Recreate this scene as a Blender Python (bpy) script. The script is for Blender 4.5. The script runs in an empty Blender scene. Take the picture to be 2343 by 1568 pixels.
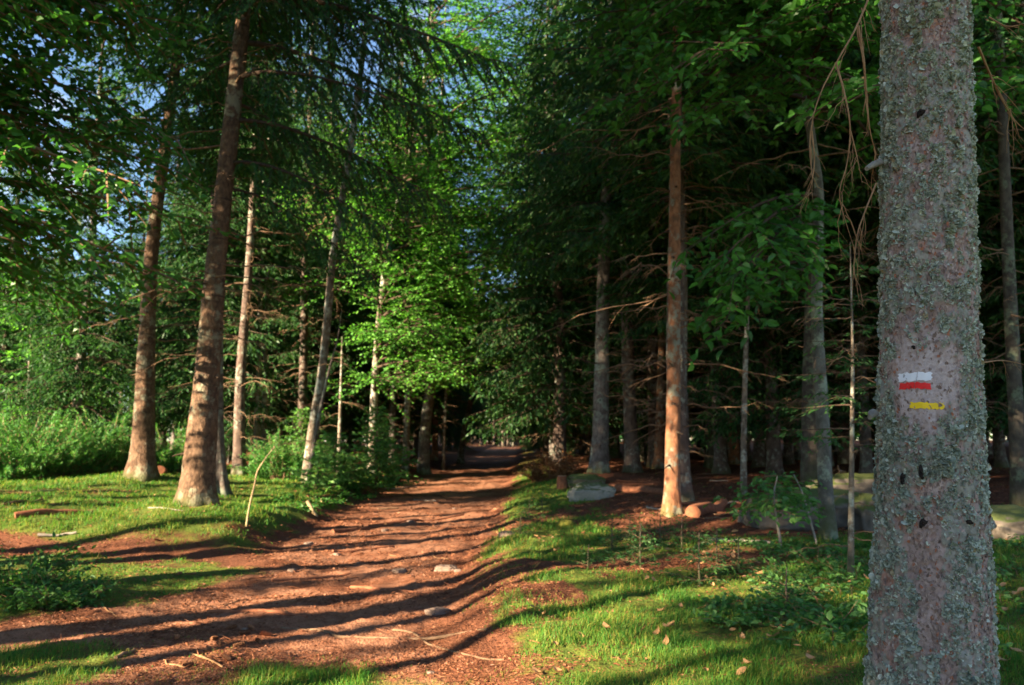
import bpy, math, random
import numpy as np
from mathutils import Vector

# ------------------------------------------------------------------ camera, sky, sun, exposure
S = bpy.context.scene
COL = S.collection
R = math.radians
HC = 1.40                                    # eye height
F = 1786.0                                   # focal length in pixels of a 2342 px wide frame
PITCH = math.atan((1010 - 784) / F)
cam_d = bpy.data.cameras.new("camera")
cam = bpy.data.objects.new("camera", cam_d)
COL.objects.link(cam)
cam.location = (0, 0, HC)
cam.rotation_euler = (R(90) + PITCH, 0, 0)
cam_d.sensor_width = 23.6
cam_d.lens = 23.6 * F / 2342
cam_d.clip_end = 2000
cam_d.clip_start = 0.05
cam_d.dof.use_dof = True
cam_d.dof.focus_distance = 2.25
cam_d.dof.aperture_fstop = 3.2
S.camera = cam

SUN_EL = 21.0
SUN_TO = np.array([-0.82, -0.57])            # horizontal direction towards the sun
world = bpy.data.worlds.new("World")
S.world = world
world.use_nodes = True
wn = world.node_tree.nodes
wl = world.node_tree.links
bg = wn["Background"]
sky = wn.new("ShaderNodeTexSky")
sky.sky_type = 'NISHITA'
sky.sun_disc = False
sky.sun_elevation = R(SUN_EL)
sky.sun_rotation = math.atan2(SUN_TO[0], SUN_TO[1])
sky.air_density = 1.0
sky.dust_density = 0.1
sky.ozone_density = 3.0
tc = wn.new("ShaderNodeTexCoord")               # broken white cloud over the blue
cn = wn.new("ShaderNodeTexNoise"); cn.inputs['Scale'].default_value = 3.2; cn.inputs['Detail'].default_value = 6; cn.inputs['Roughness'].default_value = .6
wl.new(tc.outputs['Generated'], cn.inputs['Vector'])
cr_ = wn.new("ShaderNodeValToRGB"); cr_.color_ramp.elements[0].position = .58; cr_.color_ramp.elements[1].position = .76
wl.new(cn.outputs[0], cr_.inputs[0])
cm_ = wn.new("ShaderNodeMix"); cm_.data_type = 'RGBA'; cm_.inputs[7].default_value = (7.5, 7.2, 7.0, 1)
wl.new(cr_.outputs[0], cm_.inputs[0]); wl.new(sky.outputs[0], cm_.inputs[6]); wl.new(cm_.outputs[2], bg.inputs[0])
bg.inputs[1].default_value = 0.05

sun_d = bpy.data.lights.new("sun", 'SUN')
sun = bpy.data.objects.new("sun", sun_d)
COL.objects.link(sun)
sun_d.energy = 5.0
sun_d.angle = R(0.5)
sun_d.color = (1.0, 0.80, 0.55)
sv = Vector((SUN_TO[0] * math.cos(R(SUN_EL)), SUN_TO[1] * math.cos(R(SUN_EL)), math.sin(R(SUN_EL))))
sun.rotation_euler = sv.to_track_quat('Z', 'Y').to_euler()
sun.location = (-30, -20, 30)

S.view_settings.view_transform = 'Standard'
S.view_settings.look = 'None'
S.view_settings.exposure = 2.75
S.view_settings.gamma = 1.0
S.cycles.max_bounces = 5
S.cycles.diffuse_bounces = 3
S.cycles.glossy_bounces = 2
S.cycles.transmission_bounces = 3
S.cycles.transparent_max_bounces = 4
S.cycles.caustics_reflective = False
S.cycles.caustics_refractive = False
S.cycles.sample_clamp_indirect = 8

# ------------------------------------------------------------------ noise and helpers
def _hash(ix, iy, iz, seed):
    h = (ix.astype(np.int64) * 374761393 + iy.astype(np.int64) * 668265263 + iz.astype(np.int64) * 2147483647 + seed * 1274126177) & 0xffffffff
    h = ((h ^ (h >> 13)) * 1274126177) & 0xffffffff
    h = h ^ (h >> 16)
    return (h & 0xffff).astype(np.float64) / 65535.0

def noise3(x, y, z, seed=0):
    x, y, z = np.broadcast_arrays(np.asarray(x, float), np.asarray(y, float), np.asarray(z, float))
    ix, iy, iz = np.floor(x), np.floor(y), np.floor(z)
    fx, fy, fz = x - ix, y - iy, z - iz
    fx, fy, fz = fx * fx * (3 - 2 * fx), fy * fy * (3 - 2 * fy), fz * fz * (3 - 2 * fz)
    def h(a, b, c): return _hash(ix + a, iy + b, iz + c, seed)
    x00 = h(0, 0, 0) * (1 - fx) + h(1, 0, 0) * fx
    x10 = h(0, 1, 0) * (1 - fx) + h(1, 1, 0) * fx
    x01 = h(0, 0, 1) * (1 - fx) + h(1, 0, 1) * fx
    x11 = h(0, 1, 1) * (1 - fx) + h(1, 1, 1) * fx
    return ((x00 * (1 - fy) + x10 * fy) * (1 - fz) + (x01 * (1 - fy) + x11 * fy) * fz) * 2 - 1

def noise2(x, y, seed=0):
    x, y = np.broadcast_arrays(np.asarray(x, float), np.asarray(y, float))
    ix, iy = np.floor(x), np.floor(y)
    fx, fy = x - ix, y - iy
    fx, fy = fx * fx * (3 - 2 * fx), fy * fy * (3 - 2 * fy)
    z0 = np.zeros_like(ix)
    def h(a, b): return _hash(ix + a, iy + b, z0, seed)
    return ((h(0, 0) * (1 - fx) + h(1, 0) * fx) * (1 - fy) + (h(0, 1) * (1 - fx) + h(1, 1) * fx) * fy) * 2 - 1

def fbm2(x, y, seed=0, o=3):
    s, a, t = 0, 1.0, 0
    for k in range(o):
        s = s + a * noise2(x * 2 ** k + 13.7 * k, y * 2 ** k - 7.1 * k, seed + k)
        t += a; a *= .5
    return s / t

def fbm3(x, y, z, seed=0, o=3):
    s, a, t = 0, 1.0, 0
    for k in range(o):
        s = s + a * noise3(x * 2 ** k + 13.7 * k, y * 2 ** k - 7.1 * k, z * 2 ** k + 3.3 * k, seed + k)
        t += a; a *= .5
    return s / t

def sst(a, b, x):
    t = np.clip((x - a) / (b - a), 0, 1)
    return t * t * (3 - 2 * t)

def nrm(v):
    return v / (np.linalg.norm(v, axis=-1, keepdims=True) + 1e-9)

class MB:
    def __init__(s):
        s.V, s.F, s.n = [], [], 0
    def add(s, V, Fc, m=0, smooth=False):
        V = np.asarray(V, float).reshape(-1, 3); Fc = np.asarray(Fc, np.int64)
        if len(Fc) == 0: return
        s.V.append(V); s.F.append((Fc + s.n, m, smooth)); s.n += len(V)
    def mesh(s, name, mats, attrs=None):
        V = np.concatenate(s.V)
        me = bpy.data.meshes.new(name)
        me.vertices.add(len(V)); me.vertices.foreach_set('co', V.astype(np.float32).ravel())
        idx = np.concatenate([f.ravel() for f, _, _ in s.F])
        tot = np.concatenate([np.full(len(f), f.shape[1]) for f, _, _ in s.F])
        mi = np.concatenate([np.full(len(f), m) for f, m, _ in s.F])
        sm = np.concatenate([np.full(len(f), k) for f, _, k in s.F])
        me.loops.add(len(idx)); me.loops.foreach_set('vertex_index', idx.astype(np.int32))
        me.polygons.add(len(tot))
        me.polygons.foreach_set('loop_start', np.concatenate([[0], np.cumsum(tot)[:-1]]).astype(np.int32))
        me.polygons.foreach_set('loop_total', tot.astype(np.int32))
        me.polygons.foreach_set('material_index', mi.astype(np.int32))
        me.polygons.foreach_set('use_smooth', sm.astype(bool))
        for m in (mats if isinstance(mats, (list, tuple)) else [mats]): me.materials.append(m)
        for k, a in (attrs or {}).items():
            at_ = me.attributes.new(k, 'FLOAT', 'POINT'); at_.data.foreach_set('value', np.asarray(a, np.float32).ravel())
        me.update(calc_edges=True); me.validate()
        return me

def link(name, data, parent=None, loc=None):
    o = bpy.data.objects.new(name, data); COL.objects.link(o)
    if parent: o.parent = parent
    if loc is not None: o.location = tuple(float(v) for v in loc)
    return o

def tag(o, label=None, cat=None, group=None, kind=None):
    for k, v in (('label', label), ('category', cat), ('group', group), ('kind', kind)):
        if v: o[k] = v
    return o

def thing(name, label, cat, loc, group=None):
    return tag(link(name, None, None, loc), label, cat, group)

def copy_thing(root, loc, rz, sc, label, group):
    r = root.copy(); COL.objects.link(r); r.location = tuple(float(v) for v in loc)
    r.rotation_euler = (0, 0, rz); r.scale = (sc, sc, sc) if np.isscalar(sc) else sc
    r['label'] = label
    if group: r['group'] = group
    for ch in root.children:
        c = ch.copy(); COL.objects.link(c); c.parent = r
    return r

CP, SP = math.cos(PITCH), math.sin(PITCH)
def ray(px, py):
    u, v = (px - 1171) / F, (784 - py) / F
    return np.array([u, CP - v * SP, SP + v * CP])
def at(px, py, Y):                              # the point at depth Y metres into the scene that lies on this line of sight
    d = ray(px, py)
    return np.array([0, 0, HC]) + d * (Y / d[1])

# ------------------------------------------------------------------ terrain
YL = np.array([-40, 2.0, 4.0, 5.0, 6.2, 7.3, 8.6, 9.8, 11.5, 14.7, 21, 35, 70, 150, 400])
XL = np.array([-9, -9, -6.0, -5.0, -3.9, -3.2, -2.9, -3.0, -3.1, -3.3, -3.5, -3.1, -3.1, -2.6, -2.6])
YR = np.array([-40, 4.4, 5.4, 6.6, 8.6, 11.5, 14.7, 21, 35, 70, 150, 400])
XR = np.array([-.1, -.15, -.32, -.5, -.62, -.42, -.36, -.25, -.1, .5, 1.1, 1.1])
def path_edges(y):
    return np.interp(y, YL, XL), np.interp(y, YR, XR)

BIG = (1.235, 2.3)
MOUNDS = [(-4.72, 11.7, .9, .16), (2.2, 10.7, .7, .07), (2.1, 19, 1.2, .2), (-8.3, 17.5, 1.2, .15), (1.235, 2.3, .6, .08)]
def gz(x, y, fine=True):
    x = np.asarray(x, float); y = np.asarray(y, float)
    xl, xr = path_edges(y)
    z = .30 * sst(14, 45, y) + .25 * sst(60, 100, y)
    wob = .22 * fbm2(x * .9, y * .9, 3, 2)
    rt = x - xr + wob
    zr = .20 * sst(-.15, .7, rt) + .16 * sst(.5, 3.5, rt) + .12 * sst(9, 22, y) * sst(.0, 2, rt) + .5 * sst(6, 30, rt)
    zr = zr * (1 - .25 * sst(8, 3, y))
    lt = xl - x + wob
    far_l = sst(9.3, 11.0, y)
    zl = (.30 * sst(-.1, .8, lt) + .22 * sst(.8, 5, lt)) * far_l + .10 * sst(0, 2.5, lt) * (1 - far_l)
    zl = zl + .3 * sst(8, 40, lt)
    z = z + zr + zl
    for mx, my, mr, mh in MOUNDS:
        z = z + mh * np.exp(-((x - mx) ** 2 + (y - my) ** 2) / mr ** 2)
    onp = sst(-.2, .3, rt) + sst(-.2, .5, lt)
    z = z + (.05 * fbm2(x * .7, y * .7, 11, 2) + .035 * fbm2(x * 2.1, y * 2.1, 12, 2)) * np.clip(onp, .25, 1)
    z = z - .035 * np.exp(-((x - (xr - 1.0)) / .35) ** 2) - .03 * np.exp(-((x - (xl + .9)) / .35) ** 2)   # worn wheel ruts
    if fine:
        z = z + .015 * fbm2(x * 4.3, y * 4.3, 15, 2) + .012 * fbm2(x * 11, y * 11, 17, 2) + .008 * fbm2(x * 27, y * 27, 18, 2)
        rg = 1 - np.abs(fbm2(x * 1.3 + 5, y * 2.0, 21, 2)) * 2.2
        z = z + .020 * np.clip(rg, 0, 1) ** 6 * (1 - np.clip(onp, 0, 1))
    return z

def ground(px, py):                             # where a line of sight meets the ground
    d = ray(px, py); o = np.array([0, 0, HC])
    t = np.exp(np.linspace(math.log(1.5), math.log(200), 700)); P = o + d * t[:, None]
    k = int(np.argmax(P[:, 2] < gz(P[:, 0], P[:, 1]))) or 699
    t = np.linspace(t[k - 1], t[k], 12); P = o + d * t[:, None]
    return P[int(np.argmax(P[:, 2] < gz(P[:, 0], P[:, 1]) + 1e-4))]

def grass_mask(x, y):
    xl, xr = path_edges(y)
    n1 = fbm2(x * .8, y * .8, 31, 3); n2 = fbm2(x * 2.6, y * 2.6, 35, 3)
    right = sst(.05, .55, x - xr + .3 * n2 + .15 * n1)
    lit = sst(8.3, 9.2, y + .5 * n1) * sst(.85, 1.5, x + .4 * n2 - .02 * (y - 9))
    patch = np.exp(-(((x - 2.0) / .9) ** 2 + ((y - 7.6) / .7) ** 2)) * .9
    bare = sst(.08, .42, n1 + .45 * n2) * .8
    right = right * (1 - .93 * lit) * np.clip(1 - patch - bare * sst(3, 5, y), 0.03, 1) * (1 - .55 * sst(22, 36, y))
    l_lawn = sst(9.7, 10.4, y + .4 * n1) * sst(.0, .7, xl - x + .35 * n2) * (1 - .6 * sst(.15, .5, n1)) * (1 - .75 * sst(20, 27, y))
    l_moss = sst(5.65, 6.3, y + .4 * n2) * sst(9.35, 8.7, y + .4 * n2) * sst(-.5, .5, xl - x + .6 * n2) * (1 - .35 * sst(.1, .5, n2))
    l_near = sst(6.2, 5.0, y) * sst(-1.9, -3.0, x + .7 * n2) * .8
    mid = np.exp(-(((x + 1.05) / .75) ** 2 + ((y - 4.75) / .38) ** 2)) * (1 + 1.8 * n2) * .75
    return np.clip(right + l_lawn + l_moss + l_near + np.clip(mid, 0, 1), 0, 1)

# ------------------------------------------------------------------ materials
def mat(name):
    m = bpy.data.materials.new(name); m.use_nodes = True
    nt = m.node_tree; nt.nodes.clear()
    out = nt.nodes.new('ShaderNodeOutputMaterial')
    return m, nt, out
def node(nt, t, **kw):
    n = nt.nodes.new(t)
    for k, v in kw.items():
        if k.startswith('_'): setattr(n, k[1:], v)
        else:
            key = int(k[1:]) if k[0] == 'i' and k[1:].isdigit() else k
            n.inputs[key].default_value = v
    return n
def ramp(nt, fac, stops, interp='LINEAR'):
    n = nt.nodes.new('ShaderNodeValToRGB'); n.color_ramp.interpolation = interp
    el = n.color_ramp.elements
    while len(el) < len(stops): el.new(0.5)
    for e, (p, c) in zip(el, stops):
        e.position = p; e.color = (*c, 1) if len(c) == 3 else c
    nt.links.new(fac, n.inputs[0]); return n.outputs[0]
def mixc(nt, fac, a, b, mode='MIX'):
    n = nt.nodes.new('ShaderNodeMix'); n.data_type = 'RGBA'; n.blend_type = mode
    for sock, v in ((n.inputs[0], fac), (n.inputs[6], a), (n.inputs[7], b)):
        if hasattr(v, 'is_output'): nt.links.new(v, sock)
        elif isinstance(v, (int, float)): sock.default_value = v
        else: sock.default_value = (*v, 1)
    return n.outputs[2]
def noise_n(nt, vec, scale, detail=4, rough=.6, dist=0):
    n = node(nt, 'ShaderNodeTexNoise', Scale=scale, Detail=detail, Roughness=rough, Distortion=dist)
    if vec is not None: nt.links.new(vec, n.inputs['Vector'])
    return n.outputs[0]
def mapping(nt, vec, sc):
    n = node(nt, 'ShaderNodeMapping'); n.inputs['Scale'].default_value = sc
    nt.links.new(vec, n.inputs[0]); return n.outputs[0]
def objco(nt): return nt.nodes.new('ShaderNodeTexCoord').outputs['Object']
def math_n(nt, op, a, b=None):
    n = nt.nodes.new('ShaderNodeMath'); n.operation = op
    for i, v in enumerate((a, b)):
        if v is None: continue
        if hasattr(v, 'is_output'): nt.links.new(v, n.inputs[i])
        else: n.inputs[i].default_value = v
    return n.outputs[0]
def attr(nt, name):
    n = nt.nodes.new('ShaderNodeAttribute'); n.attribute_name = name; return n.outputs['Fac']
def bump(nt, h, strength, dist, prev=None):
    n = node(nt, 'ShaderNodeBump', Strength=strength, Distance=dist)
    nt.links.new(h, n.inputs['Height'])
    if prev is not None: nt.links.new(prev, n.inputs['Normal'])
    return n.outputs[0]
def finish(nt, out, col, rough=.9, normal=None, spec=.2):
    p = node(nt, 'ShaderNodeBsdfPrincipled', Roughness=rough)
    p.inputs['Specular IOR Level'].default_value = spec
    if hasattr(col, 'is_output'): nt.links.new(col, p.inputs['Base Color'])
    else: p.inputs['Base Color'].default_value = (*col, 1)
    if normal is not None: nt.links.new(normal, p.inputs['Normal'])
    nt.links.new(p.outputs[0], out.inputs[0])

def leaf_mat(name, stops, trans_gain=1.6, trans=.4, gloss=.05, rough=.45, patch=None):
    m, nt, out = mat(name)
    rpi = nt.nodes.new('ShaderNodeNewGeometry').outputs['Random Per Island']
    nz = noise_n(nt, objco(nt), 1.3, 2)
    f = math_n(nt, 'ADD', math_n(nt, 'MULTIPLY', rpi, .55), math_n(nt, 'MULTIPLY', nz, .5))
    c = ramp(nt, f, stops)
    if patch: c = mixc(nt, math_n(nt, 'GREATER_THAN', rpi, patch[0]), c, patch[1])
    d = node(nt, 'ShaderNodeBsdfDiffuse'); nt.links.new(c, d.inputs[0])
    t = node(nt, 'ShaderNodeBsdfTranslucent')
    ct = mixc(nt, 1.0, c, (trans_gain * .9, trans_gain * 1.05, trans_gain * .5), 'MULTIPLY'); nt.links.new(ct, t.inputs[0])
    mx = node(nt, 'ShaderNodeMixShader', i0=trans); nt.links.new(d.outputs[0], mx.inputs[1]); nt.links.new(t.outputs[0], mx.inputs[2])
    g = node(nt, 'ShaderNodeBsdfGlossy', Roughness=rough)
    m2 = node(nt, 'ShaderNodeMixShader', i0=gloss); nt.links.new(mx.outputs[0], m2.inputs[1]); nt.links.new(g.outputs[0], m2.inputs[2])
    nt.links.new(m2.outputs[0], out.inputs[0])
    return m

M = {}
M['needle'] = leaf_mat('spruce_needles', [(.2, (.014, .046, .018)), (.5, (.026, .085, .026)), (.8, (.06, .14, .035)), (.95, (.12, .15, .04))], 1.5, .30, .012)
M['needle_bright'] = leaf_mat('young_spruce_needles', [(.2, (.05, .13, .04)), (.5, (.09, .22, .05)), (.85, (.15, .30, .06))], 1.5, .32, .012)
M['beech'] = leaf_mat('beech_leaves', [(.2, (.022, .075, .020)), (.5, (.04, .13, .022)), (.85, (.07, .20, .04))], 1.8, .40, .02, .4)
M['beech_sun'] = leaf_mat('sun_painted_beech_leaves', [(.2, (.045, .16, .028)), (.5, (.095, .29, .045)), (.85, (.18, .41, .06))], 1.5, .42, .015, .5)  # brighter copy of the beech leaves, with sunlight put into the colour
M['broom'] = leaf_mat('broom_stems', [(.2, (.04, .13, .04)), (.55, (.075, .23, .05)), (.85, (.15, .30, .06)), (.97, (.2, .17, .06))], 1.4, .3, .01)
M['bramble'] = leaf_mat('undergrowth_leaves', [(.2, (.03, .10, .025)), (.5, (.06, .17, .035)), (.85, (.11, .24, .05))], 1.6, .35, .03, .6)
M['grass'] = leaf_mat('grass_blades', [(.2, (.03, .12, .02)), (.42, (.05, .17, .024)), (.62, (.11, .21, .03)), (.82, (.28, .23, .05))], 1.4, .35, .01, .5)
M['bracken'] = leaf_mat('dead_bracken', [(.2, (.12, .05, .02)), (.6, (.22, .09, .035)), (.9, (.3, .15, .06))], 1.2, .25, .02)
M['dry_leaf'] = leaf_mat('dry_leaves', [(.2, (.20, .10, .04)), (.5, (.38, .20, .085)), (.85, (.50, .33, .17))], 1.1, .2, .03)
M['litter'] = leaf_mat('needle_litter', [(.2, (.045, .02, .013)), (.4, (.13, .046, .024)), (.62, (.25, .095, .045)), (.85, (.36, .17, .09)), (.97, (.46, .32, .20))], 1.0, .05, .02)
M['litter'].name = 'litter_chips'

def bark(name, c1, c2, c3, scale=14, lich=None, lich_amt=.5, moss_h=None, bumpd=.012, stretch=.55, ring=0.0):
    m, nt, out = mat(name)
    co = objco(nt)
    cs = mapping(nt, co, (1, 1, stretch))
    v = node(nt, 'ShaderNodeTexVoronoi', Scale=scale, Randomness=1.0); v.feature = 'F1'
    warp = node(nt, 'ShaderNodeTexNoise', Scale=scale * .6, Detail=3)
    nt.links.new(cs, warp.inputs['Vector'])
    add = nt.nodes.new('ShaderNodeVectorMath'); add.operation = 'MULTIPLY_ADD'
    nt.links.new(warp.outputs['Color'], add.inputs[0]); add.inputs[1].default_value = (.09, .09, .09); nt.links.new(cs, add.inputs[2])
    nt.links.new(add.outputs[0], v.inputs['Vector'])
    n1 = noise_n(nt, co, 4.5, 7, .72); n2 = noise_n(nt, cs, 42, 4, .7)
    c = ramp(nt, n1, [(.3, c1), (.5, c2), (.72, c3)])
    c = mixc(nt, math_n(nt, 'MULTIPLY', n2, .7), c, mixc(nt, .5, c, (.02, .015, .012)))
    c = mixc(nt, ramp(nt, math_n(nt, 'ADD', v.outputs['Distance'], math_n(nt, 'MULTIPLY', math_n(nt, 'SUBTRACT', n2, .5), .7)), [(.35, (0, 0, 0)), (.8, (.8, .8, .8))]), c, mixc(nt, .6, c, (.02, .015, .013)))
    if ring:
        rn = noise_n(nt, mapping(nt, co, (.8, .8, 16)), 1.2, 3, .6)
        c = mixc(nt, ramp(nt, rn, [(.58, (0, 0, 0)), (.7, (ring, ring, ring))]), c, (.03, .022, .018))
    if lich:
        ln = noise_n(nt, co, 7.5, 6, .7); ln2 = noise_n(nt, co, 1.4, 2)
        f = math_n(nt, 'ADD', ln, math_n(nt, 'MULTIPLY', math_n(nt, 'SUBTRACT', ln2, .5), .7))
        c = mixc(nt, ramp(nt, f, [(.62 - .25 * lich_amt, (0, 0, 0)), (.72 - .25 * lich_amt, (.85, .85, .85))]), c, lich)
    if moss_h:
        sx = node(nt, 'ShaderNodeSeparateXYZ'); nt.links.new(co, sx.inputs[0])
        hh = math_n(nt, 'ADD', math_n(nt, 'DIVIDE', sx.outputs[2], moss_h), math_n(nt, 'MULTIPLY', math_n(nt, 'SUBTRACT', n1, .5), 2.5))
        c = mixc(nt, ramp(nt, hh, [(.0, (.7, .7, .7)), (.8, (0, 0, 0))]), c, (.075, .085, .03))
    h = math_n(nt, 'ADD', math_n(nt, 'MULTIPLY', v.outputs['Distance'], -.8), n2)
    finish(nt, out, c, .92, bump(nt, h, .9, bumpd), .12)
    return m
M['bark_tan'] = bark('tan_spruce_bark', (.075, .045, .033), (.165, .098, .06), (.28, .18, .115), 22, (.21, .20, .14), .3, .25, ring=.75, bumpd=.02)
M['bark_pale'] = bark('pale_trunk_bark', (.11, .085, .066), (.20, .155, .115), (.31, .26, .20), 18, (.34, .35, .29), .5, .3, .006, ring=.35)
M['bark_red'] = bark('red_spruce_bark', (.20, .085, .045), (.32, .14, .07), (.26, .15, .10), 15, (.20, .22, .17), .42, .2)
M['bark_grey'] = bark('grey_spruce_bark', (.11, .085, .075), (.18, .145, .125), (.22, .19, .165), 14, (.21, .24, .19), .4, .3, ring=.3)
M['bark_far'] = bark('forest_spruce_bark', (.09, .06, .048), (.145, .10, .08), (.20, .15, .115), 9, (.23, .24, .19), .35, .3)
M['bark_dark'] = bark('dark_mossy_bark', (.05, .042, .034), (.085, .07, .055), (.12, .105, .08), 14, (.12, .14, .09), .4, .8)
M['bark_beech'] = bark('grey_beech_bark', (.09, .083, .07), (.15, .14, .12), (.21, .20, .175), 9, (.24, .27, .2), .4, .5, .004)
def simple(name, c1, c2, sc=20, rough=.9, bd=.004):
    m, nt, out = mat(name); co = objco(nt)
    n = noise_n(nt, co, sc, 5, .65)
    finish(nt, out, ramp(nt, n, [(.3, c1), (.7, c2)]), rough, bump(nt, n, .6, bd), .15); return m
M['twig'] = simple('dead_twig', (.10, .06, .035), (.24, .15, .09))
M['twig_dark'] = simple('dark_twig', (.035, .024, .018), (.09, .06, .04))
M['twig_warm'] = simple('orange_dead_twig', (.20, .10, .045), (.36, .21, .11))
M['twig_grey'] = simple('grey_deadwood', (.15, .13, .11), (.32, .28, .23))
M['stick'] = simple('bleached_stick', (.32, .22, .12), (.48, .36, .2))
M['cone'] = simple('pine_cone_scales', (.14, .06, .03), (.34, .16, .08), 60)
M['log'] = simple('rotten_log', (.13, .05, .03), (.30, .12, .06), 14, .95, .012)
M['cut'] = simple('cut_wood', (.25, .14, .09), (.36, .22, .15), 30)
M['knot'] = simple('dark_knot', (.01, .008, .008), (.035, .025, .02), 60)
M['moss'] = simple('yellow_moss', (.10, .11, .02), (.22, .20, .035), 40, 1, .01)

def rock_mat(name, c1, c2, c3, moss=.5):
    m, nt, out = mat(name); co = objco(nt)
    n1 = noise_n(nt, co, 2.5, 6, .65); n2 = noise_n(nt, co, 26, 4, .7)
    c = ramp(nt, n1, [(.3, c1), (.5, c2), (.7, c3)])
    c = mixc(nt, math_n(nt, 'MULTIPLY', n2, .5), c, (.04, .035, .03))
    g = nt.nodes.new('ShaderNodeNewGeometry'); sx = node(nt, 'ShaderNodeSeparateXYZ'); nt.links.new(g.outputs['Normal'], sx.inputs[0])
    f = math_n(nt, 'ADD', math_n(nt, 'MULTIPLY', sx.outputs[2], .5), noise_n(nt, co, 4, 5, .7))
    c = mixc(nt, ramp(nt, f, [(1.05 - .4 * moss, (0, 0, 0)), (1.2 - .4 * moss, (.9, .9, .9))]), c, (.075, .10, .025))
    finish(nt, out, c, .9, bump(nt, math_n(nt, 'ADD', n1, math_n(nt, 'MULTIPLY', n2, .3)), .7, .03), .2); return m
M['rock'] = rock_mat('granite_boulder', (.07, .06, .05), (.15, .125, .10), (.27, .225, .18), .95)
M['rock_pale'] = rock_mat('pale_boulder', (.26, .24, .2), (.38, .35, .28), (.48, .44, .36), .75)
M['stone'] = rock_mat('path_stone', (.15, .10, .08), (.24, .165, .125), (.32, .235, .18), -.6)

def ground_mat():
    m, nt, out = mat('forest_floor')
    co = nt.nodes.new('ShaderNodeTexCoord').outputs['Object']
    g = attr(nt, 'grass'); p = attr(nt, 'path')
    n1 = noise_n(nt, co, .9, 5, .6); n2 = noise_n(nt, co, 9, 5, .65); n3 = noise_n(nt, co, 70, 4, .75)
    litter = ramp(nt, n3, [(.28, (.04, .015, .010)), (.45, (.135, .050, .026)), (.6, (.25, .098, .048)), (.78, (.38, .18, .095))])
    dust = ramp(nt, n3, [(.3, (.18, .080, .044)), (.6, (.32, .155, .092)), (.8, (.44, .26, .175))])
    dsel = ramp(nt, math_n(nt, 'ADD', math_n(nt, 'MULTIPLY', n1, .7), math_n(nt, 'MULTIPLY', n2, .35)), [(.44, (0, 0, 0)), (.56, (.95, .95, .95))])
    pcol = mixc(nt, math_n(nt, 'MULTIPLY', dsel, p), litter, dust)
    fl = mixc(nt, .35, litter, (.075, .034, .022))
    base = mixc(nt, p, fl, pcol)
    mossc = ramp(nt, math_n(nt, 'ADD', math_n(nt, 'MULTIPLY', n2, .6), math_n(nt, 'MULTIPLY', n3, .4)), [(.3, (.035, .075, .014)), (.5, (.085, .125, .02)), (.66, (.17, .155, .028)), (.8, (.22, .14, .05))])
    gm = ramp(nt, math_n(nt, 'ADD', g, math_n(nt, 'MULTIPLY', math_n(nt, 'SUBTRACT', n2, .5), .9)), [(.25, (0, 0, 0)), (.6, (.95, .95, .95))])
    c = mixc(nt, gm, base, mossc)
    v = node(nt, 'ShaderNodeTexVoronoi', Scale=55); nt.links.new(mapping(nt, co, (1, .6, 1)), v.inputs['Vector'])
    b = bump(nt, n3, .8, .012); b = bump(nt, v.outputs['Distance'], .5, .012, b); b = bump(nt, n2, .5, .03, b)
    finish(nt, out, c, .95, b, .1)
    return m
M['ground'] = ground_mat()

# ------------------------------------------------------------------ the ground sheet
def make_ground():
    NX, NY = 720, 760
    u = np.linspace(-1, 1, NX); xs = 420 * np.sinh(6.6 * u) / math.sinh(6.6)
    v = np.linspace(-.62, 1, NY); ys = 6 + 520 * np.sinh(6.8 * v) / math.sinh(6.8)
    X, Y = np.meshgrid(xs, ys)
    Z = gz(X, Y)
    V = np.stack([X, Y, Z], -1).reshape(-1, 3)
    i = np.arange(NX * NY).reshape(NY, NX)
    Fc = np.stack([i[:-1, :-1], i[:-1, 1:], i[1:, 1:], i[1:, :-1]], -1).reshape(-1, 4)
    xl, xr = path_edges(Y)
    n2 = fbm2(X * 2.6, Y * 2.6, 35, 3)
    pth = sst(-.3, .5, X - xl + .5 * n2) * sst(-.3, .35, xr - X + .4 * n2)
    mb = MB(); mb.add(V, Fc, 0, True)
    o = link('ground', mb.mesh('ground', M['ground'], dict(grass=grass_mask(X, Y), path=pth)))
    tag(o, 'forest floor of red needles and moss with the worn dirt path', None, None, 'structure')
make_ground()

# ------------------------------------------------------------------ shape builders
def catmull(P, n):
    P = np.asarray(P, float)
    seg = np.linalg.norm(np.diff(P, axis=0), axis=1); t = np.concatenate([[0], np.cumsum(seg)])
    T = np.linspace(0, t[-1], n) if np.isscalar(n) else np.asarray(n)
    m = np.gradient(P, t, axis=0)
    k = np.clip(np.searchsorted(t, T) - 1, 0, len(t) - 2)
    h = (t[k + 1] - t[k])[:, None]; s = ((T - t[k])[:, None]) / h
    return (2 * s**3 - 3 * s**2 + 1) * P[k] + (s**3 - 2 * s**2 + s) * h * m[k] + (-2 * s**3 + 3 * s**2) * P[k + 1] + (s**3 - s**2) * h * m[k + 1]

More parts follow.
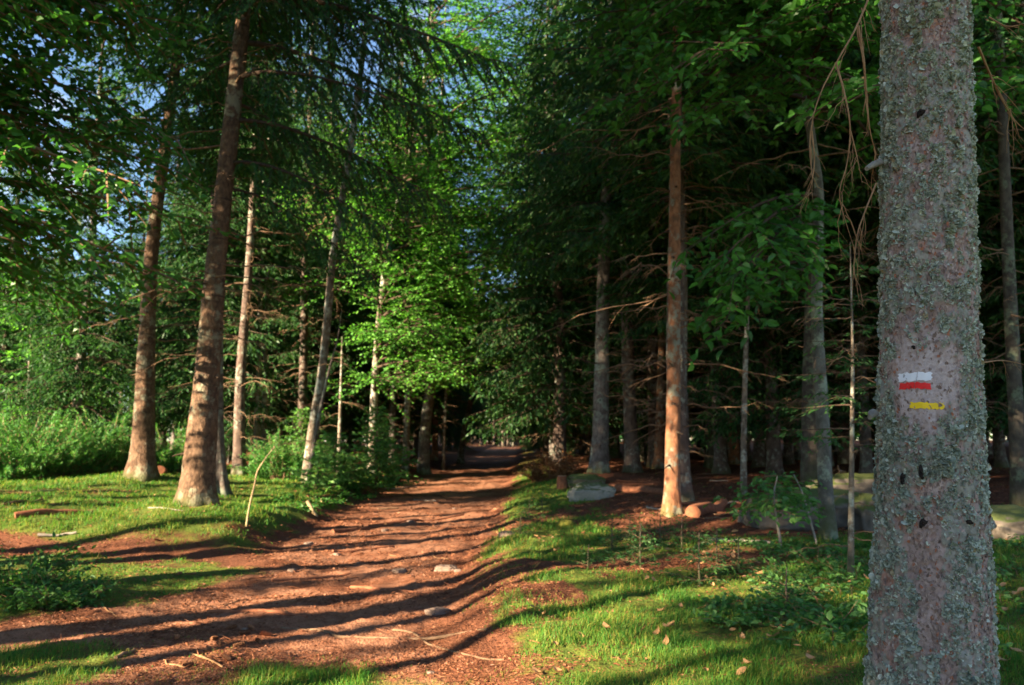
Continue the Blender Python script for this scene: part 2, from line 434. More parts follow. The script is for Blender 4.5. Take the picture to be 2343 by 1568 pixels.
def tube(mb, P, r, sides=6, m=0, smooth=True, rough=0, seed=0, cap=True):
    P = np.asarray(P, float); n = len(P); r = np.broadcast_to(np.asarray(r, float), (n,))
    T = nrm(np.gradient(P, axis=0))
    ref = np.array([0, 0, 1.]) if abs(T[:, 2]).mean() < .8 else np.array([1., 0, 0])
    A = nrm(np.cross(T, ref)); B = np.cross(T, A)
    th = np.linspace(0, 2 * np.pi, sides, endpoint=False)
    rr = r[:, None] * np.ones(sides)
    if rough:
        rr = rr * (1 + rough * fbm3(np.cos(th)[None] * 1.5 + seed, np.sin(th)[None] * 1.5, np.arange(n)[:, None] * .35, seed, 2))
    V = P[:, None] + rr[..., None] * (np.cos(th)[None, :, None] * A[:, None] + np.sin(th)[None, :, None] * B[:, None])
    V = V.reshape(-1, 3)
    i = np.arange(n * sides).reshape(n, sides); j = np.roll(i, -1, 1)
    Fc = np.stack([i[:-1], j[:-1], j[1:], i[1:]], -1).reshape(-1, 4)
    mb.add(V, Fc, m, smooth)
    if cap:
        for e, fl in ((0, 1), (n - 1, 0)):
            ring = V[e * sides:(e + 1) * sides]; c = P[e]
            k = np.arange(sides); Fq = np.stack([k, np.roll(k, -1), np.full(sides, sides)], -1)
            if fl: Fq = Fq[:, ::-1]
            mb.add(np.vstack([ring, c]), Fq, m, False)

def prisms(mb, P0, P1, r0, r1, m=0):
    P0, P1 = np.asarray(P0, float), np.asarray(P1, float); n = len(P0)
    if n == 0: return
    T = nrm(P1 - P0); ref = np.where(np.abs(T[:, 2:3]) < .9, np.array([[0, 0, 1.]]), np.array([[1., 0, 0]]))
    A = nrm(np.cross(T, ref)); B = np.cross(T, A)
    r0 = np.broadcast_to(r0, (n,)); r1 = np.broadcast_to(r1, (n,))
    V = np.zeros((n, 6, 3))
    for k in range(3):
        d = math.cos(k * 2.0944) * A + math.sin(k * 2.0944) * B
        V[:, k] = P0 + d * r0[:, None]; V[:, 3 + k] = P1 + d * r1[:, None]
    b = np.arange(n)[:, None] * 6
    Fc = np.concatenate([b + np.array([k, (k + 1) % 3, 3 + (k + 1) % 3, 3 + k]) for k in range(3)])
    mb.add(V.reshape(-1, 3), Fc, m)

def blades(mb, P, D, N, L, W, m=0, fold=.0, tri=False):
    n = len(P)
    if n == 0: return
    D = nrm(D); Sd = nrm(np.cross(D, N)); N = np.cross(Sd, D)
    L = np.broadcast_to(L, (n,))[:, None]; W = np.broadcast_to(W, (n,))[:, None]
    V = np.stack([P, P + D * L * .45 + Sd * W * .5 + N * W * fold, P + D * L, P + D * L * .45 - Sd * W * .5 + N * W * fold], 1)
    b = np.arange(n)[:, None] * 4
    if tri: Fc = np.concatenate([b + np.array([0, 1, 2]), b + np.array([0, 2, 3])])
    else: Fc = b + np.array([0, 1, 2, 3])
    mb.add(V.reshape(-1, 3), Fc, m)

def leaf6(mb, P, D, N, L, W, m=0, fold=.15):       # a rounder leaf with a pointed tip and a fold along its rib
    n = len(P)
    if n == 0: return
    D = nrm(D); Sd = nrm(np.cross(D, N)); N = np.cross(Sd, D)
    L = np.broadcast_to(L, (n,))[:, None]; W = np.broadcast_to(W, (n,))[:, None]
    f = N * W * fold
    V = np.stack([P, P + D * L * .28 + Sd * W * .46 + f, P + D * L * .66 + Sd * W * .38 + f, P + D * L - N * L * .08,
                  P + D * L * .66 - Sd * W * .38 + f, P + D * L * .28 - Sd * W * .46 + f], 1)
    b = np.arange(n)[:, None] * 6
    mb.add(V.reshape(-1, 3), np.concatenate([b + np.array([0, 1, 2, 3]), b + np.array([0, 3, 4, 5])]), m)

def bough(mb, rng, p0, az, L, rise=.1, droop=.35, kind='needle', gap=.13, side=.34, hang=.5, eg=.07, el=.11, ew=.026, r0=None, tip=.12, mw=0, ml=1, wiggle=.05, s0=.1, n_el=2, vs=.14):
    K = 12; s = np.linspace(0, 1, K)
    h = np.array([math.cos(az), math.sin(az), 0]); lat = np.array([-h[1], h[0], 0])
    w = wiggle * L * np.cumsum(rng.normal(0, 1, K)) / math.sqrt(K) * s
    main = np.asarray(p0) + h * (s * L)[:, None] + lat * w[:, None]
    main[:, 2] += rise * L * s - droop * L * s ** 1.7 + tip * L * s ** 4
    r0 = r0 or .012 * L
    tube(mb, main, r0 * (1 - .9 * s), 5 if L > 1 else 3, mw, True, cap=False)
    ns = max(3, int(L * (1 - s0) / gap))
    sj = np.clip(np.linspace(s0, .99, ns) + rng.normal(0, .3 / ns, ns), s0, 1)
    base = np.stack([np.interp(sj, s, main[:, k]) for k in range(3)], -1)
    tan = nrm(np.gradient(main, axis=0)); tj = nrm(np.stack([np.interp(sj, s, tan[:, k]) for k in range(3)], -1))
    sg = np.where(np.arange(ns) % 2, 1., -1.)
    an = np.radians(rng.normal(55, 10, ns))[:, None] * sg[:, None]
    lt = nrm(np.cross(np.array([0, 0, 1.]), tj))
    sd = nrm(tj * np.cos(an) + lt * np.sin(an) + rng.normal(0, .08, (ns, 3)) + np.array([0, 0, 1.]) * rng.normal(0, vs, (ns, 1)))
    ln = side * L * (1 - .72 * sj) * rng.uniform(.6, 1.3, ns) * np.clip((sj - s0) / .25 + .45, 0, 1) + eg
    Mx = max(2, int(np.ceil(ln.max() / eg)))
    t = (np.arange(Mx)[None] + rng.uniform(0, .8, (ns, Mx))) * eg
    mk = t < ln[:, None]
    pos = base[:, None] + sd[:, None] * t[..., None]
    pos[..., 2] -= hang * t ** 1.35 / (ln[:, None] ** .35)
    dr = np.broadcast_to(sd[:, None], pos.shape).copy(); dr[..., 2] -= hang * 1.2
    mid = base + sd * (ln * .55)[:, None]; mid[:, 2] -= hang * (ln * .55) ** 1.35 / ln ** .35
    end = base + sd * ln[:, None]; end[:, 2] -= hang * ln
    prisms(mb, base, mid, r0 * .25, r0 * .16, mw); prisms(mb, mid, end, r0 * .16, r0 * .06, mw)
    P = pos[mk]; D = nrm(dr[mk]); n = len(P)
    if kind == 'needle':
        for q in range(n_el):
            lat_ = nrm(np.cross(D, np.array([0, 0, 1.]) + rng.normal(0, .2, (n, 3)))) * rng.choice([-1, 1], n)[:, None]
            dd = D * .8 + lat_ * rng.uniform(.1, .9, n)[:, None] + rng.normal(0, .22, (n, 3)); dd[:, 2] -= hang * .5
            blades(mb, P + rng.normal(0, .008, (n, 3)), dd, rng.normal(0, 1, (n, 3)) + np.array([0, 0, .8]), el * rng.uniform(.6, 1.3, n), ew * rng.uniform(.7, 1.3, n), ml)
    else:
        lat_ = nrm(np.cross(D, np.array([0, 0, 1.]))) * np.where(np.arange(n) % 2, 1., -1.)[:, None]
        dd = D * .6 + lat_ * .8 + rng.normal(0, .28, (n, 3)); dd[:, 2] -= .12
        nn = np.array([0, 0, 1.]) + rng.normal(0, .48, (n, 3))
        fn = leaf6 if kind == 'leaf6' else blades
        kw = {} if kind == 'leaf6' else dict(fold=.12, tri=True)
        fn(mb, P + rng.normal(0, .012, (n, 3)), dd, nn, el * rng.uniform(.65, 1.2, n), ew * rng.uniform(.8, 1.15, n), ml, **kw)
    return main

def dead_branches(mb, rng, axis_fn, z0, z1, n, lmin, lmax, m=0, droop=.25, r=.012, twigs=7, root=None):
    for k in range(n):
        if root is not None: mb = MB()
        z = rng.uniform(z0, z1); az = rng.uniform(0, 2 * math.pi); L = rng.uniform(lmin, lmax)
        p0, rad = axis_fn(z)
        h = np.array([math.cos(az), math.sin(az), 0])
        K = 9; s = np.linspace(0, 1, K); lat = np.array([-h[1], h[0], 0])
        P = p0 + h * (rad * .7 + s * L)[:, None] + lat * (.06 * L * np.cumsum(rng.normal(0, .5, K)))[:, None]
        P[:, 2] += (rng.uniform(-.05, .25) * s - droop * rng.uniform(.4, 1.5) * s ** 1.8) * L + .02 * L * rng.normal(0, 1, K)
        tube(mb, P, r * (.35 + .65 * L / lmax) * (1 - .85 * s) , 4, m, True, cap=False)
        nt_ = int(twigs * L / lmax) + 2
        sj = rng.uniform(.25, .98, nt_); b = np.stack([np.interp(sj, s, P[:, q]) for q in range(3)], -1)
        sg = rng.choice([-1, 1], nt_)[:, None]
        d = nrm(h * .7 + lat * sg * rng.uniform(.3, 1, (nt_, 1)) + rng.normal(0, .2, (nt_, 3)) - np.array([0, 0, .45]))
        l = rng.uniform(.12, .38, nt_)[:, None] * L * (1.1 - sj[:, None])+.05
        mid = b + d * l * .5; e = b + d * l; e[:, 2] -= l[:, 0] * .25
        prisms(mb, b, mid, r * .3, r * .2, m); prisms(mb, mid, e, r * .2, r * .08, m)
        if root is not None: link('dead_branch', mb.mesh('dead_branch', M['twig']), root)

def trunk_mesh(name, pts, r0, r1, material, seed=0, sides=22, fine=.10, fine_to=8, flare=.5, flare_h=.3, rough=.05, lobes=5, prof=None):
    pts = np.asarray(pts, float)
    seg = np.linalg.norm(np.diff(pts, axis=0), axis=1); tot = seg.sum()
    T = np.concatenate([np.arange(0, min(fine_to, tot), fine), np.arange(min(fine_to, tot), tot, max(.5, fine)), [tot]])
    C = catmull(pts, T)
    z = C[:, 2]
    r = r1 + (r0 - r1) * np.clip(1 - T / tot, 0, 1) ** .85 if prof is None else np.interp(T, prof[0], prof[1])
    th = np.linspace(0, 2 * np.pi, sides, endpoint=False)
    ct, st = np.cos(th), np.sin(th)
    fl = np.exp(-np.maximum(z, 0) / flare_h)[:, None] * flare * (1 + .55 * np.cos(lobes * th + seed)[None] + .3 * np.cos(3 * th + 2 * seed)[None])
    rr = r[:, None] * (1 + fl)
    k = 2.2
    rr = rr * (1 + rough * fbm3(ct[None] * k + seed * 3.1, st[None] * k, z[:, None] * 2.2, seed, 3) + rough * .5 * noise3(ct[None] * 5 + seed, st[None] * 5, z[:, None] * 9, seed + 9))
    V = np.stack([C[:, 0:1] + rr * ct, C[:, 1:2] + rr * st, np.broadcast_to(z[:, None], rr.shape)], -1).reshape(-1, 3)
    n = len(T); i = np.arange(n * sides).reshape(n, sides); j = np.roll(i, -1, 1)
    mb = MB(); mb.add(V, np.stack([i[:-1], j[:-1], j[1:], i[1:]], -1).reshape(-1, 4), 0, True)
    k = np.arange(sides); mb.add(np.vstack([V[-sides:], C[-1]]), np.stack([k, np.roll(k, -1), np.full(sides, sides)], -1), 0)
    def axis(zz):
        return np.array([np.interp(zz, z, C[:, 0]), np.interp(zz, z, C[:, 1]), zz]), float(np.interp(zz, z, r))
    return mb.mesh(name, material), axis

# ------------------------------------------------------------------ crowns shared between trees
def spruce_crown(seed, H, Rad, gap=.5, per=6, dens=1.0, hang=.55, needle='needle', el=.17, ew=.05, eg=.075, bgap=.125, base_full=.75, top_pow=.8, rise=.12, droop=.42):
    rng = np.random.default_rng(seed); mb = MB()
    z = 0.0
    while z < H * .985:
        t = z / H
        L = Rad * ((1 - t) ** top_pow) * min(1, base_full + t * 2) + .15
        for k in range(max(3, int(per * (1 if t < .75 else .7)))):
            az = rng.uniform(0, 2 * math.pi)
            Lk = L * rng.uniform(.65, 1.18)
            bough(mb, rng, (0, 0, z + rng.uniform(-.2, .2) * gap), az, Lk, rise + .35 * t, droop * (1 - .6 * t), 'needle', bgap, .36, hang * rng.uniform(.6, 1.3), eg, el, ew, n_el=2)
        z += gap * rng.uniform(.8, 1.2) * (1 - .3 * t)
    return mb.mesh('crown', [M['twig_dark'], M[needle]])

CROWN = {}
CROWN['tall'] = [spruce_crown(k, 14, 2.5, .46, 7) for k in (1, 2, 3)]
CROWN['low'] = [spruce_crown(k, 17, 2.9, .46, 7, hang=.65, droop=.5) for k in (11, 12)]

def straight(H, rng, wob=.12):
    n = 8; z = np.linspace(-.4, H, n)
    return np.stack([np.cumsum(rng.normal(0, wob / 2, n)) - 0, np.cumsum(rng.normal(0, wob / 2, n)), z], -1) * np.array([1, 1, 1])

PROTO = {}
def make_proto(kind, seed, H, r0, cb, crown, dead, bark_m):
    rng = np.random.default_rng(seed)
    pts = straight(H, rng); pts[:, :2] -= pts[1, :2]
    root = thing('spruce_tree', 'spruce', 'tree', (0, -60 - seed, -50))
    me, ax = trunk_mesh('trunk', pts, r0, .02, bark_m, seed, 14, .22, 9, .45, .3, .06)
    link('trunk', me, root)
    c = link('crown', crown, root, (0, 0, cb)); c.location.x, c.location.y = ax(cb + 3)[0][:2]
    if dead:
        mb = MB(); dead_branches(mb, rng, ax, dead[0], dead[1], dead[2], .5, dead[3], 0, .3, .016, 8)
        link('deadwood', mb.mesh('deadwood', M['twig']), root)
    PROTO.setdefault(kind, []).append(root)
    return root
make_proto('wood', 31, 19.5, .17, 5.2, CROWN['tall'][0], (.9, 6.5, 42, 1.7), M['bark_far'])
make_proto('wood', 32, 20.0, .20, 5.8, CROWN['tall'][1], (1.2, 7.0, 42, 1.9), M['bark_far'])
make_proto('wood', 33, 18.0, .14, 4.3, CROWN['tall'][2], (.7, 5.5, 46, 1.5), M['bark_grey'])
make_proto('high', 36, 21, .17, 8.6, CROWN['tall'][0], (2.2, 9.2, 64, 2.1), M['bark_far'])
make_proto('high', 37, 20, .15, 8.2, CROWN['tall'][2], (2.6, 8.8, 56, 1.9), M['bark_grey'])
make_proto('edge', 34, 19.0, .19, 1.9, CROWN['low'][0], (.8, 3.0, 16, 1.4), M['bark_far'])
make_proto('edge', 35, 19.5, .17, 2.3, CROWN['low'][1], (.8, 3.2, 16, 1.4), M['bark_grey'])
USED = set()
def place(kind, i, x, y, rz, sc, label, group=None, name=None):
    p = PROTO[kind][i % len(PROTO[kind])]
    z = float(gz(x, y, False)) - .02
    if p.name not in USED:
        USED.add(p.name)
        p.location = (x, y, z); p.rotation_euler = (0, 0, rz); p.scale = (sc,) * 3; p['label'] = label
        if group: p['group'] = group
        return p
    return copy_thing(p, (x, y, z), rz, sc, label, group)

# ------------------------------------------------------------------ the near trees, each of its own shape
def own_tree(name, label, cat, pix, Y, widths, bark_m, H=19, seed=0, crown=None, cb=7, csc=1.0, dead=None, boughs=(), base_z=None, sides=26, flare=.5, flare_h=.3, rough=.05, leaf='needle', Ytop=0, group=None, twig='twig_dark', lobes=5, stubs=None):
    b = at(*pix[0], Y); gzv = float(gz(b[0], b[1], False))
    root = thing(name, label, cat, (b[0], b[1], gzv), group)
    pts = [at(px, py, Y + Ytop * i) for i, (px, py) in enumerate(pix)]
    pts = np.array(pts) - np.array([b[0], b[1], gzv]); pts[0] = (0, 0, 0)
    dirn = nrm(pts[-1] - pts[-3 if len(pts) > 2 else -2])
    if pts[-1][2] < H:
        k = (H - pts[-1][2]) / dirn[2]; e = pts[-1] + dirn * k; e[:2] = pts[-1][:2] + (e[:2] - pts[-1][:2]) * .5
        pts = np.vstack([pts, (pts[-1] + e) / 2, e])
    pts = np.vstack([pts[0] - np.array([0, 0, .4]) - nrm(pts[1] - pts[0]) * 0, pts])
    zs = [-.4] + [w[0] for w in widths] + [H]; rs = [widths[0][1] / 2] + [w[1] / 2 for w in widths] + [min(.02, widths[-1][1] * .12)]
    me, ax = trunk_mesh('trunk', pts, 1, 1, bark_m, seed, sides, .06, 9, flare, flare_h, rough, lobes, (np.array(zs) + .4, rs))
    link('trunk', me, root)
    rng = np.random.default_rng(seed + 500)
    if crown is not None:
        c = link('crown', crown, root, ax(cb + 2)[0] - np.array([0, 0, 2])); c.scale = (csc,) * 3; c.rotation_euler = (0, 0, seed * 1.7)
    if boughs:
        mb = MB()
        for bz, az, L, kw in boughs:
            p0, rad = ax(bz)
            bough(mb, rng, p0, R(az), L, **kw)
        link('crown' if crown is None else 'bough', mb.mesh('crown', [M[twig], M[leaf]]), root)
    if stubs:
        for k in range(stubs[2]):
            z = rng.uniform(stubs[0], stubs[1]); az = rng.uniform(0, 6.28); c0, rad = ax(z); h = np.array([math.cos(az), math.sin(az), 0]); L = rng.uniform(.03, .16)
            sm = MB(); P = c0 + h * (rad * .85 + np.linspace(0, 1, 5) * (L + rad * .15))[:, None]; P[:, 2] -= .25 * L * np.linspace(0, 1, 5) ** 2
            tube(sm, P, np.array([.030, .016, .012, .010, .006]) * rng.uniform(.6, 1.2), 6, 0, True, .3, k); link('stub', sm.mesh('stub', M['twig_dark']), root)
    if dead:
        mb = MB(); near = Y < 22; dead_branches(mb, rng, ax, *dead, root=root if near else None)
        if not near: link('deadwood', mb.mesh('deadwood', M['twig']), root)
    return root, ax

NB = dict(kind='needle', gap=.075, side=.38, hang=.9, eg=.04, el=.10, ew=.026, rise=.12, droop=.42, n_el=3)
def nb(**k): d = dict(NB); d.update(k); return d

own_tree('spruce_tree', 'thick tan spruce half in shade on a grassy mound at the left path edge', 'tree',
    [(450, 1180), (455, 1080), (470, 900), (495, 600), (533, 250), (560, 0)], 11.7, [(0, .50), (.6, .46), (2.0, .36), (4, .28), (7, .23)], M['bark_tan'], 21, 1,
    CROWN['tall'][1], 8.2, 1.15, (2.2, 8, 34, .4, 2.1, 0, .3, .016, 9),
    [(7.9, -8, 4.3, nb(droop=.55)), (7.2, 14, 4.0, nb(droop=.5)), (6.6, -25, 3.4, nb(droop=.55)), (5.9, 5, 3.4, nb(droop=.6)), (5.2, -15, 2.8, nb(droop=.7)), (8.3, 40, 3.6, nb()), (8.6, -40, 3.6, nb()),
     (6.9, 150, 2.8, nb()), (8.2, 190, 3.2, nb()), (8.4, 100, 3.0, nb()), (8.4, 250, 3.0, nb()), (4.8, 22, 2.4, nb(droop=.75)), (7.6, -60, 2.6, nb()), (6.2, 60, 2.8, nb())], flare=.26, flare_h=.22, rough=.08, stubs=(.5, 5.0, 26))
own_tree('spruce_tree', 'sunlit orange spruce with a split trunk foot at the back of the lawn', 'tree',
    [(325, 1098), (328, 1000), (335, 800), (350, 550), (376, 350), (398, 180), (420, 0)], 17.0, [(0, .54), (.8, .46), (2.2, .38), (4.5, .29), (9, .22)], M['bark_tan'], 20, 2,
    CROWN['tall'][0], 9.0, 1.0, (1.8, 9, 40, .5, 2.2, 0, .1, .014, 8), [(8.0, 200, 2.4, nb()), (8.4, 160, 2.6, nb()), (7.5, 10, 2.0, nb())], flare=.36, flare_h=.3, rough=.08, lobes=3, stubs=(.6, 6, 30))
own_tree('spruce_tree', 'slim dark spruce trunk standing just behind the thick spruce on the mound', 'tree',
    [(500, 1115), (497, 950), (500, 700), (515, 400)], 15.3, [(0, .27), (2, .22), (5, .17)], M['bark_grey'], 14, 3, CROWN['tall'][2], 6.5, .7, (1, 6, 24, .4, 1.5), flare=.8, flare_h=.3)
own_tree('spruce_tree', 'grey dead-branched spruce between the thick mound spruce and the leaning birch', 'tree',
    [(548, 1050), (549, 900), (570, 600), (585, 300)], 21, [(0, .34), (2, .28), (6, .2)], M['bark_far'], 17, 4, CROWN['tall'][0], 9.0, .6, (.9, 7, 46, .5, 2.2), flare=.3)
own_tree('birch_tree', 'left stem of the pair of mottled pale birches behind the bushes', 'tree',
    [(588, 1010), (592, 850), (598, 600)], 25, [(0, .22), (3, .18), (6, .14)], M['bark_pale'], 13, 5, CROWN['tall'][2], 6.2, .6, (2, 6, 14, .4, 1.4), flare=.2)
own_tree('birch_tree', 'right stem of the pair of mottled pale birches behind the bushes', 'tree',
    [(606, 1005), (606, 850), (615, 600)], 25.6, [(0, .20), (3, .16), (6, .13)], M['bark_pale'], 12, 6, CROWN['tall'][1], 6.2, .55, (2, 6, 14, .4, 1.4), flare=.2)
own_tree('birch_tree', 'leaning mottled white birch rising from the dark bank left of the path', 'tree',
    [(703, 1072), (718, 960), (735, 860), (748, 740), (760, 600), (795, 380), (832, 100), (842, 0)], 19.5, [(0, .25), (2, .21), (5, .19), (9, .16)], M['bark_pale'], 17, 7, CROWN['tall'][2], 11.5, .75, (4, 11, 40, .5, 2.2, 0, .25, .014, 9), flare=.2)
own_tree('dead_sapling', 'thin leaning dead sapling crossing in front of the mottled white birch', 'tree',
    [(708, 1078), (728, 960), (752, 850), (775, 760)], 18.8, [(0, .11), (1.5, .09), (3, .05)], M['bark_grey'], 4.2, 8, None, 0, 1, (1.0, 3.6, 12, .3, 1.0), flare=.1)
own_tree('birch_sapling', 'short pale stem between the leaning birch and the young spruce', 'tree',
    [(776, 1040), (777, 980), (779, 900)], 22, [(0, .14), (1.2, .11), (2.5, .07)], M['bark_pale'], 4, 9, None, 0, 1, (1.2, 3.6, 10, .3, 1.0), flare=.1)
LB = dict(kind='leaf', vs=.26, gap=.16, side=.46, hang=.22, wiggle=.10, eg=.07, el=.10, ew=.068, rise=.34, droop=.25, tip=0, n_el=1, s0=.15)
def lb(**k): d = dict(LB); d.update(k); return d
rngb = np.random.default_rng(77)
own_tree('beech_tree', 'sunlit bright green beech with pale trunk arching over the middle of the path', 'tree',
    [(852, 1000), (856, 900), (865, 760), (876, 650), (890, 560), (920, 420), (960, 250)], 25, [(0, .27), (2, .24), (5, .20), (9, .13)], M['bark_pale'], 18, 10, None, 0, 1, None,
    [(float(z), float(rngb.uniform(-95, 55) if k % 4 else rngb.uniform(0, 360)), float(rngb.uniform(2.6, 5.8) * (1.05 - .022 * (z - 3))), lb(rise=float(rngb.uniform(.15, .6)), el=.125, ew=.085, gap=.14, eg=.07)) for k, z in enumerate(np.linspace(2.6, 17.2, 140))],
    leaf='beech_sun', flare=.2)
for lab, pix, Y, w, bm, H, cr, cb, lean in (
    ('thin grey trunk at the left path edge, first right of the young spruce', [(928, 1040), (931, 950), (936, 840), (938, 700)], 29, .26, 'bark_pale', 15, 0, 4.5, 0),
    ('stout grey trunk with broad foot at the left path edge', [(968, 1042), (975, 960), (985, 880), (990, 740)], 30, .46, 'bark_grey', 19, 1, 5, 0),
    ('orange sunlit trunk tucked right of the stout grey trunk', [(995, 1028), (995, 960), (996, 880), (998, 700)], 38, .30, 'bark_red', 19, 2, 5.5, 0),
    ('very thin stem left of the leaning trunk by the dark tunnel', [(1014, 1040), (1017, 960), (1022, 850)], 33, .14, 'bark_pale', 10, 0, 4, 0),
    ('leaning pale trunk at the left mouth of the dark tunnel', [(1054, 1030), (1062, 985), (1072, 940), (1082, 890)], 40, .33, 'bark_pale', 15, 1, 5, 0)):
    own_tree('spruce_tree', lab, 'tree', pix, Y, [(0, w), (3, w * .85), (7, w * .6)], M[bm], H, int(pix[0][0]), CROWN['tall'][cr], cb, .85, (1.5, 6, 20, .5, 1.7), flare=.3, sides=14)

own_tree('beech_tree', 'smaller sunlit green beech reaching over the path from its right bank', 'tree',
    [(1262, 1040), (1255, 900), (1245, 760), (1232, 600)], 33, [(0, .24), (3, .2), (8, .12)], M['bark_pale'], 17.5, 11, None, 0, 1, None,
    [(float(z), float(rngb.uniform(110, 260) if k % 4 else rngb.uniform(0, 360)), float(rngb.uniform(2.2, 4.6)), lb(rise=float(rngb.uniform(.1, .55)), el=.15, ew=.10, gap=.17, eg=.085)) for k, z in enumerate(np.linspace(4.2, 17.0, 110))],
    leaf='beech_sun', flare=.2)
# right side
own_tree('spruce_tree', 'slender brown grey spruce on the right bank behind the pale mossy boulder', 'tree',
    [(1370, 1085), (1373, 1000), (1376, 850), (1381, 600), (1388, 380), (1392, 200)], 19, [(0, .46), (.7, .40), (3, .34), (7, .26)], M['bark_grey'], 20, 21, CROWN['low'][0], 6.6, .9, (1.6, 7.2, 34, .5, 2.3, 0, .2, .015, 8),
    [(5.4, 200, 2.4, nb()), (6.4, 170, 3.0, nb()), (7.2, 150, 3.2, nb()), (7.8, 215, 3.2, nb()), (5.8, 240, 2.4, nb()), (7.4, 280, 2.6, nb())], flare=.22, flare_h=.25, rough=.07, stubs=(.6, 5, 18))
own_tree('spruce_tree', 'rusty orange spruce with lichen grey foot right of the pale boulder', 'tree',
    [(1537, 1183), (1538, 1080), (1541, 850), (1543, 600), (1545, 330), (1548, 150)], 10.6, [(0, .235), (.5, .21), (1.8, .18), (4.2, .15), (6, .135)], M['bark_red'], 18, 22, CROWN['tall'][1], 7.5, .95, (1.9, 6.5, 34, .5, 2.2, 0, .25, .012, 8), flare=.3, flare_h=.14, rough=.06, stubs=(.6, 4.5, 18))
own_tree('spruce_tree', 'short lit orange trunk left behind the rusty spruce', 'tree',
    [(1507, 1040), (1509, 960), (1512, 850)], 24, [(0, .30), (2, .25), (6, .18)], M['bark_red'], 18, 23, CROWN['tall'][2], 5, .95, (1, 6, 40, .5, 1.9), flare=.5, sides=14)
own_tree('spruce_tree', 'dark trunk right behind the rusty spruce with orange sun spot', 'tree',
    [(1562, 1110), (1563, 950), (1566, 700)], 15.5, [(0, .15), (2, .13), (5, .1)], M['bark_grey'], 13, 24, CROWN['tall'][0], 6, .7, (1, 6, 30, .5, 1.6), flare=.3, sides=14)
own_tree('spruce_tree', 'dark thick forest trunk midway between the rusty spruce and the crooked beech', 'tree',
    [(1627, 1040), (1626, 950), (1625, 750)], 25, [(0, .40), (2, .33), (6, .26)], M['bark_dark'], 20, 25, CROWN['tall'][0], 5.5, 1, (1, 6, 40, .5, 1.9), flare=.3, sides=14)
own_tree('spruce_tree', 'orange spotted trunk left behind the thin white sapling', 'tree',
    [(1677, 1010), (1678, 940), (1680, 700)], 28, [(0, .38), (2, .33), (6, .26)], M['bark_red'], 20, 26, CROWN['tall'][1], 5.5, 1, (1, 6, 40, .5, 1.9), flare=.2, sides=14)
own_tree('birch_sapling', 'thin white spotted sapling in front of the orange spotted trunk', 'tree',
    [(1700, 1095), (1702, 960), (1706, 800), (1712, 640)], 15, [(0, .12), (2, .10), (4, .07)], M['bark_pale'], 8, 27, CROWN['tall'][2], 4.2, .42, (1, 5, 14, .3, 1.2), flare=.2, sides=14)
own_tree('spruce_tree', 'broad dark mossy trunk behind the boulders and the crooked beech', 'tree',
    [(1851, 1060), (1852, 950), (1856, 750), (1862, 500)], 14.5, [(0, .34), (1.5, .29), (5, .22)], M['bark_dark'], 20, 28, CROWN['tall'][0], 6.5, 1, (1.4, 6, 40, .5, 2.0), flare=.2, sides=18)
def rb():
    r = np.random.default_rng(9); out = []
    for k, z in enumerate(np.linspace(4.7, 9.2, 66)):
        out.append((float(z), float(r.uniform(160, 285) if k % 4 else r.uniform(0, 360)), float(r.uniform(1.7, 3.1)), lb(kind='leaf6', gap=.10, eg=.055, el=.115, ew=.076, rise=float(r.uniform(-.1, .4)), droop=.32)))
    for z, az, L in ((3.75, 214, 2.0), (3.6, 222, 2.2), (3.4, 217, 2.1), (3.2, 225, 1.9), (2.9, 219, 1.9), (3.5, 228, 1.8), (3.0, 212, 1.7)):
        out.append((z, float(az), L, lb(kind='leaf6', gap=.11, eg=.065, el=.13, ew=.09, rise=.05, droop=.5, hang=.45)))
    return out
own_tree('beech_tree', 'crooked slender pale beech with leafy boughs left of the big lichen trunk', 'tree',
    [(1893, 1222), (1887, 1100), (1878, 900), (1868, 720), (1872, 520), (1872, 430), (1858, 330), (1842, 220), (1828, 110), (1818, 0)], 8.5, [(0, .165), (.6, .15), (2, .13), (4, .10), (6, .075)], M['bark_beech'], 10.5, 29, None, 0, 1, (2, 5, 10, .3, 1.2),
    rb(), leaf='beech', flare=.25, flare_h=.2, sides=16)
own_tree('spruce_sapling', 'bare pole thin young spruce close left of the big lichen trunk', 'tree',
    [(1946, 1300), (1947, 1150), (1949, 950), (1950, 800)], 6.4, [(0, .05), (.6, .042), (1.5, .03), (2.3, .014)], M['bark_pale'], 2.75, 30, None, 0, 1, (.25, 2.4, 20, .3, .8, 0, .1, .007, 5),
    [(float(z), float(a), float(l), nb(gap=.07, eg=.035, el=.05, ew=.012, hang=.3, droop=.2, rise=.1)) for z, a, l in zip(np.linspace(1.05, 2.7, 26), np.arange(26) * 97 % 360, np.linspace(.75, .25, 26))], flare=.2, sides=12)
own_tree('spruce_tree', 'trunk with lit orange flakes at the right picture edge behind the big lichen trunk', 'tree',
    [(2326, 1072), (2324, 950), (2312, 720), (2300, 450), (2290, 200)], 9.5, [(0, .20), (1.5, .165), (4, .13)], M['bark_dark'], 15, 31, CROWN['tall'][2], 6, .8, (2.2, 6, 26, .4, 1.7), flare=.3, sides=18)

